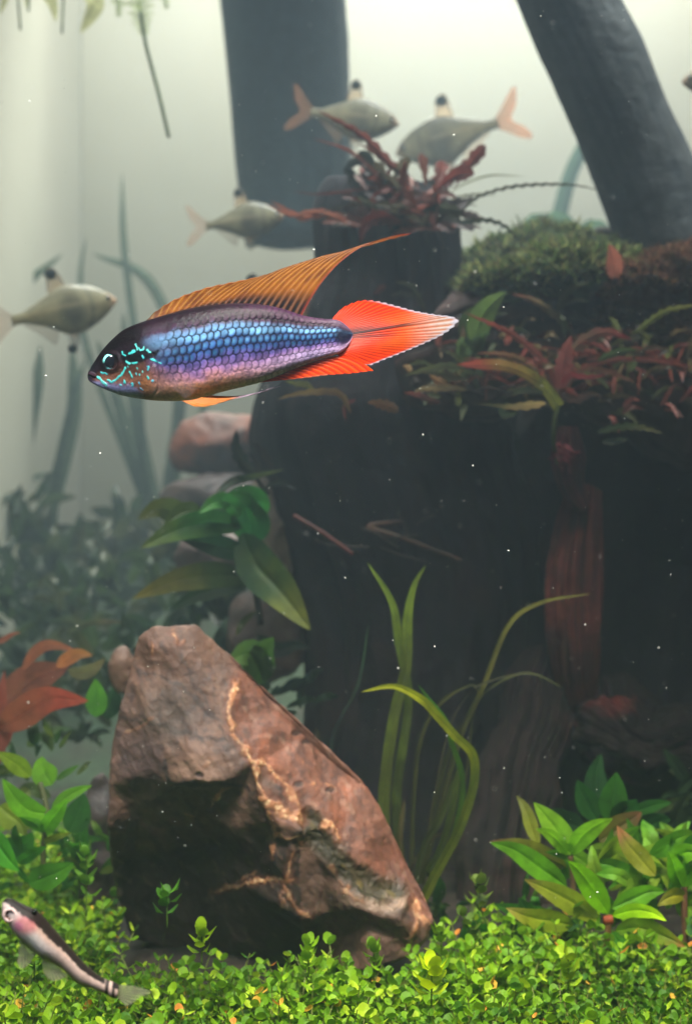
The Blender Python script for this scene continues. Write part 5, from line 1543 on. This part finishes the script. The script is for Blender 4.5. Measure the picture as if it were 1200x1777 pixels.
# ------------------------------------------------------------------ carpet of tiny round leaves
def carpet(name, n, xr, yr, label, cat, seed, hscale=1.0, lsz=(0.0115, 0.0195), keep=None, dark=1.0):
    rg = np.random.default_rng(seed)
    x = rg.uniform(*xr, n); y = rg.uniform(*yr, n)
    if keep is not None:
        k = keep(x, y, rg.random(n)); x, y = x[k], y[k]
    n = len(x)
    p0 = np.stack([x, y, ground_z(x, y)], 1)
    clump = fbm(np.stack([x * 2.6, y * 2.6, x * 0], 1), 3)
    H = (0.09 + 0.09 * rg.random(n) ** 1.5 + 0.07 * clump) * hscale
    lean = rg.normal(size=(n, 2)) * 0.32
    tone = rg.random(n) * 0.45 + 0.25 + 0.55 * clump
    old = rg.random(n)
    nl = 7
    lv = []
    for j in range(nl):
        f = (j + 0.6) / nl
        pos = p0 + np.stack([lean[:, 0] * H * f, lean[:, 1] * H * f, H * f * 1.0], 1)
        az = rg.uniform(0, 2 * math.pi, n) + j * 1.57
        for s in (0, math.pi):
            lv.append((pos, az + s + rg.normal(size=n) * 0.2, f))
    size = rg.uniform(*lsz, n) * (1 + 0.3 * clump)
    Vs, Cs, Fs = [], [], []
    ang = np.linspace(0, 2 * math.pi, 8, endpoint=False)
    lx = 0.55 + 0.55 * np.cos(ang) * 1.0
    ly = 0.50 * np.sin(ang)
    base = 0
    G = lin([(96, 144, 22), (132, 176, 30), (56, 104, 24), (168, 200, 56), (216, 140, 76), (226, 180, 86)])
    for pos, az, f in lv:
        m = len(az)
        tilt = 0.15 + rg.random(m) * 0.6 + 0.3 * (1 if f > 0.9 else 0)
        dx = np.stack([np.cos(az) * np.cos(tilt), np.sin(az) * np.cos(tilt), np.sin(tilt)], 1)
        dy = np.stack([-np.sin(az), np.cos(az), 0 * az], 1)
        dz = np.cross(dx, dy)
        sz = (size * (0.75 + 0.5 * rg.random(m)) * (0.7 + 0.5 * f))[:, None]
        v = [pos + dx * (sz * 0.6) - dz * sz * 0.12]
        for a, b in zip(lx, ly):
            v.append(pos + dx * sz * a * 1.15 + dy * sz * b * 1.1 + dz * sz * (0.10 * a * a))
        v = np.stack(v, 1)
        Vs.append(v.reshape(-1, 3))
        i = base + np.arange(m)[:, None] * 9
        for k in range(0, 8, 2):
            Fs.append(i + [0, 1 + k, 1 + (k + 1) % 8, 1 + (k + 2) % 8])
        base += m * 9
        kx = np.clip(tone + rg.normal(size=m) * 0.18, 0, 1)
        c = mixc(mixc(np.tile(G[2], (m, 1)), G[0], np.clip(kx * 2, 0, 1)), G[1], np.clip(kx * 2 - 1, 0, 1))
        c = mixc(c, G[3], (rg.random(m) < 0.10 * f + 0.02) * 0.8)
        dead = (rg.random(m) < 0.013)
        c = mixc(c, np.where(rg.random((m, 1)) < 0.5, G[4], G[5]) * np.ones((m, 3)), dead * 0.95)
        Cs.append(np.repeat(c * dark * np.array([0.92, 0.86, 0.5]), 9, axis=0))
    # stems
    for s in (0, 1):
        top = p0 + np.stack([lean[:, 0] * H, lean[:, 1] * H, H], 1)
        dirv = np.array([0.0022, 0, 0]) if s == 0 else np.array([0, 0.0022, 0])
        v = np.stack([p0 - dirv, p0 + dirv, top + dirv * 0.6, top - dirv * 0.6], 1)
        Vs.append(v.reshape(-1, 3))
        Fs.append(base + np.arange(n)[:, None] * 4 + [0, 1, 2, 3]); base += n * 4
        Cs.append(np.tile(lin((110, 120, 50)), (n * 4, 1)))
    V, F, c = np.vstack(Vs), np.vstack(Fs), np.vstack(Cs)
    o = mesh(name, V, F, M_CARPET, None, c, smooth=False, loc=(0, 0.5, GZ))
    return tag(o, label, cat, None, 'stuff')


def keep_front(x, y, r):
    u = x / PX / ((D0 + y) / D0) + 600
    wgt = np.where(y > 0.80, np.where((u > 190) & (u < 740), 0.0, np.where(u < 190, ss(2.4, 1.0, y), ss(1.2, 0.8, y))), 1.0)
    return r < wgt


carpet('ground_cover', 15500, (-1.45, 1.5), (-0.55, 2.4), 'low carpet of tiny bright green round leaves over the bed', 'ground cover', 3, keep=keep_front)


def sprig(px, py, Y, h, n, size, cl, label, seed, lean=0.0):
    """an upright stem with pairs of small round leaves; (px, py) is its tip"""
    rg = random.Random(seed)
    if Y < 0.7 and px > 300: py += 22; h *= .8
    k = S(Y)
    tip = np.array(P(px, py, Y)); base = tip - np.array([lean * h * k, 0, h * k])
    r = thing('carpet_sprig', base, label, 'plant')
    stem(r, [(px - lean * h, py + h, Y), (px - lean * h * 0.3, py + h * .5, Y), (px, py, Y)], 1.5, (90, 120, 40), n=10, m=5)
    size *= 1.15
    for j in range(n):
        f = 1 - ((n - 1 - j) / n) ** 1.5 * 0.85
        pos = base + (tip - base) * f + np.array([rg.uniform(-1, 1), rg.uniform(-1, 1), 0]) * size * k * .25
        az0 = j * 1.57 + rg.uniform(-.4, .4)
        for s in (0, math.pi):
            az = az0 + s
            tl = rg.uniform(0.1, 0.6) + (0.4 if j == n - 1 else 0)
            dx = np.array([math.cos(az) * math.cos(tl), math.sin(az) * math.cos(tl), math.sin(tl)])
            dy = np.array([-math.sin(az), math.cos(az), 0]); dz = np.cross(dx, dy)
            sz = size * k * rg.uniform(.8, 1.15)
            V = [pos + dx * sz * .6 - dz * sz * .12]
            for q in range(10):
                a = 2 * math.pi * q / 10
                V.append(pos + dx * sz * (0.62 + 0.56 * math.cos(a)) + dy * sz * 0.46 * math.sin(a) + dz * sz * .12 * (1 + math.cos(a)) ** 2)
            F = [(0, 1 + q, 1 + (q + 1) % 10, 1 + (q + 2) % 10) for q in range(0, 10, 2)]
            c = np.tile(lin(cl) * np.array([2.3, 1.25, .5]) * rg.uniform(.7, 1.2), (11, 1))
            mesh('leaf', V, F, M_CARPET, r, c)


BG = (84, 140, 24)
sprig(290, 1550, 0.72, 60, 5, 20, (46, 110, 36), 'dark green carpet sprig standing up in front of the shaded face of the stone', 1)
sprig(150, 1480, 0.95, 110, 7, 17, (56, 116, 40), 'tall thin green carpet sprig climbing before the brown stone edge', 2)
sprig(350, 1595, 0.5, 70, 6, 17, BG, 'green carpet sprig just below the end of the orange vein', 3)
sprig(535, 1618, 0.5, 70, 6, 17, (76, 138, 30), 'green carpet sprig with crowded leaves before the middle of the stone foot', 4)
sprig(648, 1622, 0.6, 70, 6, 15, (66, 124, 32), 'lone green carpet sprig in front of the dark gap at the stone foot', 5)
sprig(765, 1612, 0.7, 90, 7, 16, (76, 134, 36), 'green carpet sprig beside the pointed foot of the stone', 6)
sprig(748, 1660, 0.25, 80, 6, 26, (120, 180, 30), 'carpet sprig with the largest bright yellow-green leaves, below the stone foot', 7)
sprig(826, 1530, 0.95, 80, 7, 18, (60, 100, 50), 'dull green sprig with rounded leaves before the black hollow', 8, lean=-.25)
sprig(805, 1590, 0.9, 80, 6, 18, (50, 92, 40), 'dull green sprig leaning over the shaded edge of the bed', 9, lean=-.4)
sprig(985, 1640, 0.6, 90, 7, 19, (92, 150, 36), 'green carpet sprig below the cream-tipped leaf of the leafy plant', 10)
sprig(60, 1640, 0.25, 60, 5, 15, (70, 130, 26), 'green carpet sprig behind the body of the small sucker-mouthed fish', 11)


# ------------------------------------------------------------------ pale fish in the background
def tetra(px, py, Y, length, facing, pitch, yaw, label, dots=False, tone=1.0):
    """length: body without tail, in pixels at its depth; (px, py) the middle of the body; pitch in degrees"""
    loc = P(px, py, Y)
    k = S(Y) * length
    root = thing('pale_fish', loc, label, 'fish', 'pale fish in the hazy background')
    def TR(x, y, z):   # local: x forward (snout at +0.5), z up, y sideways; unit = body length
        a = math.radians(pitch); b = math.radians(yaw)
        X, Z = x * math.cos(a) - z * math.sin(a), x * math.sin(a) + z * math.cos(a)
        X, Yy = X * math.cos(b) - y * math.sin(b), X * math.sin(b) + y * math.cos(b)
        return np.stack([X * facing, Yy, Z], -1) * k + np.array(loc)
    n, m = 60, 40
    t = np.linspace(0, 1, n)
    top = np.interp(t, [0, .06, .2, .38, .5, .7, .88, 1], [0.0, .08, .165, .225, .225, .135, .058, .05])
    bot = np.interp(t, [0, .06, .2, .38, .5, .7, .88, 1], [-.02, -.08, -.175, -.25, -.245, -.12, -.05, -.05])
    for _ in range(3):
        top[1:-1] = (top[:-2] + top[1:-1] * 2 + top[2:]) / 4; bot[1:-1] = (bot[:-2] + bot[1:-1] * 2 + bot[2:]) / 4
    wd = np.interp(t, [0, .1, .35, .7, 1], [.015, .06, .085, .045, .014])
    th = np.linspace(0, 2 * math.pi, m, endpoint=False)
    zc, hh = (top + bot) / 2, (top - bot) / 2
    x = np.repeat(0.5 - t, m); z = (zc[:, None] + hh[:, None] * np.cos(th)).ravel(); y = (wd[:, None] * np.sin(th)).ravel()
    V, F = quads_and_caps(TR(x, y, z), grid(n, m, wrap=True), n, m)
    v = np.tile(np.cos(th), n); T = np.repeat(t, m)
    nz = fbm(np.stack([x * 9, y * 9, z * 9], 1) + px, 3)
    c = mixc(np.tile(lin((156, 148, 118)), (len(x), 1)), lin((124, 118, 96)), ss(0.2, 0.9, v))
    c = mixc(c, lin((150, 140, 112)), ss(0.5, 0.1, v) * ss(-0.7, -0.1, v) * ss(0.02, 0.3, T) * 0.5)
    c = mixc(c, lin((70, 70, 64)), ss(.16, .04, np.hypot((T - .42) * .8, (v + .1) * .16)) * .7)
    c = mixc(c, lin((104, 98, 84)), ss(-0.4, -0.9, v) * 0.8)
    c = mixc(c, lin((60, 62, 60)), ss(.035, .0, np.abs(T - .24 - .05 * v * v)) * .45)
    c = mixc(c, lin((196, 180, 150)), ss(.10, .03, np.abs(v - .15)) * ss(.25, .4, T) * .4)
    c = mixc(c, lin((170, 132, 110)), ss(0.12, 0.0, T) * 0.6)
    c = c * (1 + .25 * nz[:, None]) * tone
    c = np.vstack([c, c[:m], c[-m:]])
    mesh('body', V, F, M_FISH2, root, c)

    def f2(name, poly, fanpt, cl, clt, mat=M_FIN, side=0.0, yo=0.0, tipk=.55):
        q = curve(poly, np.linspace(0, 1, 26)); b = curve(fanpt, np.linspace(0, 1, 26))
        u = np.linspace(0, 1, 10)
        pts = b[:, None] * (1 - u)[None, :, None] + q[:, None] * u[None, :, None]
        U = np.tile(u, 26)
        P2 = pts.reshape(-1, 2)
        Vf = TR(P2[:, 0], yo + side * U * .2, P2[:, 1])
        ray = .5 + .5 * np.cos(np.repeat(np.arange(26), 10) * 1.9)
        cc = mixc(np.tile(lin(cl), (len(P2), 1)), lin(clt), ss(tipk - .12, tipk + .12, U)) * (0.85 + .3 * ray[:, None])
        Va = Vf + np.array([0, -.004 * k, 0]); Vb = Vf + np.array([0, .004 * k, 0])
        g = grid(26, 10)
        mesh(name, np.vstack([Va, Vb]), np.vstack([g, g[:, ::-1] + 260]), mat, root, np.vstack([cc, cc]))
    f2('caudal_fin', [(-.50, .06), (-.66, .24), (-.74, .30), (-.70, .12), (-.62, .0), (-.72, -.10), (-.78, -.22), (-.68, -.20), (-.50, -.05)], [(-.46, .045), (-.49, .03), (-.50, 0), (-.49, -.03), (-.46, -.045)],
       (176, 128, 96), (196, 138, 100), M_CLEARFIN if facing < 0 else M_FAINT)
    f2('dorsal_fin', [(.07, .19), (.04, .30), (-.01, .40), (-.09, .40), (-.12, .20)], [(.06, .175), (.02, .17), (-.03, .165), (-.07, .155), (-.10, .15)], (200, 176, 140), (170, 150, 124), M_CLEARFIN)
    f2('anal_fin', [(-.08, -.17), (-.14, -.30), (-.22, -.24), (-.32, -.14), (-.40, -.07)], [(-.08, -.15), (-.16, -.12), (-.24, -.09), (-.32, -.065), (-.40, -.05)], (160, 130, 100), (110, 100, 86), M_FAINT, tipk=.8)
    for s in (-1, 1):
        f2('pelvic_fin', [(.10, -.20), (.06, -.34), (.0, -.36), (-.02, -.26)], [(.10, -.18), (.07, -.18), (.04, -.175), (.02, -.17)], (160, 130, 100), (90, 88, 80), M_FAINT, side=s * .3, yo=s * .02)
    tq, pq = np.meshgrid(np.linspace(0.05, math.pi - .05, 12), np.linspace(0, 2 * math.pi, 20, endpoint=False), indexing='ij')
    for sx, sz, sr in ((-.045, .355, .056), (-.0, -.37, .045)):
        if sz < 0 and not dots: continue
        bl = 1 + .18 * np.sin(3 * pq + px)
        X = sx + sr * bl * np.sin(tq) * np.cos(pq); Z = sz + sr * bl * .85 * np.cos(tq); Y_ = .010 * np.sin(tq) * np.sin(pq)
        mesh('fin_spot', TR(X.ravel(), Y_.ravel(), Z.ravel()), grid(12, 20, wrap=True), M_FISH2, root, np.tile(lin((44, 56, 56)), (X.size, 1)))
    th2, ph2 = np.meshgrid(np.linspace(0.05, math.pi - .05, 10), np.linspace(0, 2 * math.pi, 16, endpoint=False), indexing='ij')
    for s in (-1, 1):
        ex = .415 + .028 * np.sin(th2) * np.cos(ph2); ez = .02 + .028 * np.cos(th2); ey = s * .048 + .012 * np.sin(th2) * np.sin(ph2)
        mesh('eye', TR(ex.ravel(), ey.ravel(), ez.ravel()), grid(10, 16, wrap=True), M_EYE, root)
    return root


tetra(112, 538, 2.7, 185, 1, 13, 12, 'pale grey fish with black fin tips, clearest of the hazy fish', dots=True, tone=1.5)  # tone lightens this body in place of missing front light
tetra(615, 205, 3.35, 160, 1, -10, -14, 'blurred grey fish partly before the upright branch, just above the red plant')
tetra(775, 240, 3.8, 185, -1, -15, 8, 'blurred grey fish with a pale orange forked tail, above the red plant')
tetra(425, 383, 3.2, 140, 1, 6, -10, 'faint grey fish at the lower end of the thick upright branch')
tetra(430, 545, 2.4, 170, -1, 0, 6, 'grey fish hidden behind the blue one, only its dark dorsal tip showing')
tetra(1268, 138, 2.8, 170, -1, 0, 8, 'grey fish at the picture edge beside the leaning branch, mostly out of view')


# ------------------------------------------------------------------ small sucker-mouthed fish in the front corner
def sucker():
    f = lambda pts: [(x / 4.6154, 1540 + y / 4.6154) for x, y in pts]
    Y = -0.42
    root = thing('sucker_mouthed_fish', P(110, 1660, Y), 'small slender sucker-mouthed fish with white belly and black side stripe', 'fish')
    up = f([(18, 118), (50, 86), (95, 92), (150, 118), (215, 150), (290, 186), (350, 240), (430, 330), (500, 410), (570, 490), (650, 580), (730, 655), (820, 722), (900, 755), (950, 778)])
    lo = f([(18, 135), (22, 205), (60, 272), (100, 345), (160, 415), (240, 482), (330, 560), (410, 595), (490, 645), (560, 708), (640, 775), (750, 815), (840, 850), (900, 885), (945, 890)])
    n, m = 260, 120
    t = np.linspace(0, 1, n)
    A, B = curve(up, t), curve(lo, t)
    mid, half = (A + B) / 2, (A - B) / 2
    th = np.linspace(0, 2 * math.pi, m, endpoint=False)
    pxy = mid[:, None] + half[:, None] * np.cos(th)[None, :, None]
    h = np.linalg.norm(half, axis=1)
    k = S(Y)
    dy = -(h * 0.9)[:, None] * np.sin(th)[None, :]
    px, py = pxy[..., 0].ravel(), pxy[..., 1].ravel()
    v = np.tile(np.cos(th), n); T = np.repeat(t, m)
    nz = fbm(np.stack([px, py, dy.ravel()], 1) * .12, 3)
    c = np.tile(lin((224, 204, 196)), (len(px), 1))
    c = mixc(c, lin((232, 226, 216)), ss(.18, .32, T) * ss(.5, .35, T) * ss(.5, -.5, v))
    c = mixc(c, lin((206, 176, 160)), ss(.42, .6, T) * .8)
    c = mixc(c, lin((206, 160, 130)), ss(.0, .45, v) * ss(.2, .3, T) * ss(.7, .4, T) * .6)
    fx, fy = px * 4.6154, (py - 1540) * 4.6154
    c = mixc(c, lin((196, 108, 112)), ss(110, 40, np.hypot((fx - 225) * .8, fy - 275)) * .8)
    c = mixc(c, lin((190, 110, 150)), ss(60, 15, np.hypot(fx - 165, fy - 290)) * .6)
    edge = 0.52 + 0.08 * nz - .03 * ss(.3, .7, T)
    st = ss(edge - .08, edge + .08, v) * (1 - ss(.90, .92, T) * ss(.965, .95, T))
    c = mixc(c, lin((12, 9, 11)), st * .97)
    c = mixc(c, lin((96, 84, 60)), st * ss(.96, .99, v) * ss(.3, .5, T) * .2)
    bnd = np.maximum(ss(.018, .008, np.abs(T - .925)), ss(.014, .006, np.abs(T - .972)))
    c = mixc(c, lin((26, 20, 24)), bnd * .95)
    c = mixc(c, lin((40, 34, 34)), ss(.045, .0, T) * .7)
    c = c * (1 + .12 * nz[:, None]) * 0.92
    yy = Y + dy.ravel() * k
    V = np.stack([(px - 600) * k, yy, -(py - 888.5) * k], -1)
    V, F = quads_and_caps(V, grid(n, m, wrap=True), n, m)
    mesh('body', V, F, M_SKIN, root, np.vstack([c, c[:m], c[-m:]]))
    # mouth disc: raised pale ring, brown inside
    cx, cyy = f([(94, 205)])[0]
    rr, aa = np.meshgrid(np.linspace(.02, 1, 22), np.linspace(0, 2 * math.pi, 48, endpoint=False), indexing='ij')
    rx, ry = 62 / 4.6154 * k, 64 / 4.6154 * k
    prof = 0.5 * np.sin(math.pi * np.clip((rr - .45) / .55, 0, 1)) - .25 * ss(.5, .2, rr)
    C0 = np.array(P(cx, cyy, Y - 0.0)); C0[1] = Y - h[int(.10 * n)] * .9 * k * 1.04
    Vm = np.stack([C0[0] + rx * rr * np.cos(aa), C0[1] - prof * rx * .5 + .15 * rx * np.cos(aa) * rr * 0, C0[2] + ry * rr * np.sin(aa)], -1).reshape(-1, 3)
    wob = .08 * np.sin(aa.ravel() * 5)
    cm = mixc(np.tile(lin((84, 54, 42)), (len(Vm), 1)), lin((236, 206, 198)), ss(.5, .62, rr.ravel() + wob))
    cm = mixc(cm, lin((150, 104, 90)), ss(.93, 1, rr.ravel()) * .5)
    mesh('mouth', Vm, grid(22, 48, wrap=True), M_SKIN, root, cm)
    ex, ey_ = f([(286, 182)])[0]
    E0 = np.array(P(ex, ey_, Y)); E0[1] = Y - .012
    t2, p2 = np.meshgrid(np.linspace(.05, math.pi - .05, 14), np.linspace(0, 2 * math.pi, 20, endpoint=False), indexing='ij')
    r0 = 22 / 4.6154 * k
    mesh('eye', E0 + r0 * np.stack([np.sin(t2) * np.cos(p2), np.sin(t2) * np.sin(p2) * .8, np.cos(t2)], -1).reshape(-1, 3), grid(14, 20, wrap=True), M_EYE, root)
    def clear(r, q, ray, x, y):
        return mixc(np.tile(lin((206, 206, 170)), (len(r), 1)), lin((96, 90, 70)), ss(.6, .95, ray) * .7)
    fin('pelvic_fin', root, M_CLEARFIN, f([(165, 420), (190, 440), (215, 460), (240, 480)]), f([(140, 600), (170, 650), (230, 620), (285, 540)]), Y - .01, 90, 24, 7, clear, thick=.6, jag=1.5)
    fin('pelvic_fin', root, M_CLEARFIN, f([(335, 565), (370, 585), (410, 600), (450, 620)]), f([(348, 680), (410, 745), (480, 740), (545, 705)]), Y - .01, 90, 24, 8, clear, thick=.6, jag=1.5)
    fin('anal_fin', root, M_CLEARER, f([(560, 712), (600, 745), (640, 772)]), f([(600, 740), (640, 800), (700, 812)]), Y, 50, 14, 5, clear, thick=.6, jag=1)
    fin('caudal_fin', root, M_CLEARFIN, f([(948, 782), (952, 810), (952, 850), (946, 888)]), f([(1010, 780), (1110, 800), (1210, 840), (1120, 880), (1060, 930), (1010, 950)]), Y + .01, 120, 30, 11, clear, thick=.6, jag=2)


sucker()

# ------------------------------------------------------------------ fine specks drifting in the water
rg3 = np.random.default_rng(5)
ico = np.array([(1, 0, 0), (-1, 0, 0), (0, 1, 0), (0, -1, 0), (0, 0, 1), (0, 0, -1)], float)
icf = np.array([(0, 2, 4), (2, 1, 4), (1, 3, 4), (3, 0, 4), (2, 0, 5), (1, 2, 5), (3, 1, 5), (0, 3, 5)])
Vs, Fs = [], []
nsp = 620
for i in range(nsp):
    Y = rg3.uniform(-1.1, 2.0)
    px, py = rg3.uniform(-60, 1260), rg3.uniform(0, 1560)
    s = rg3.choice([0.0008, 0.0012, 0.0017], p=[.6, .34, .06]) * rg3.uniform(.7, 1.2)
    v = ico * s * rg3.uniform(.3, 1.7, 3)
    Vs.append(v + np.array(P(px, py, Y))); Fs.append(icf + 6 * i)
V = np.vstack(Vs)
o = mesh('drifting_specks', V, np.vstack(Fs), M_SPECK, None, None, smooth=False, loc=(0, 0, 0))
tag(o, 'fine pale specks drifting in the water', 'particles', None, 'stuff')
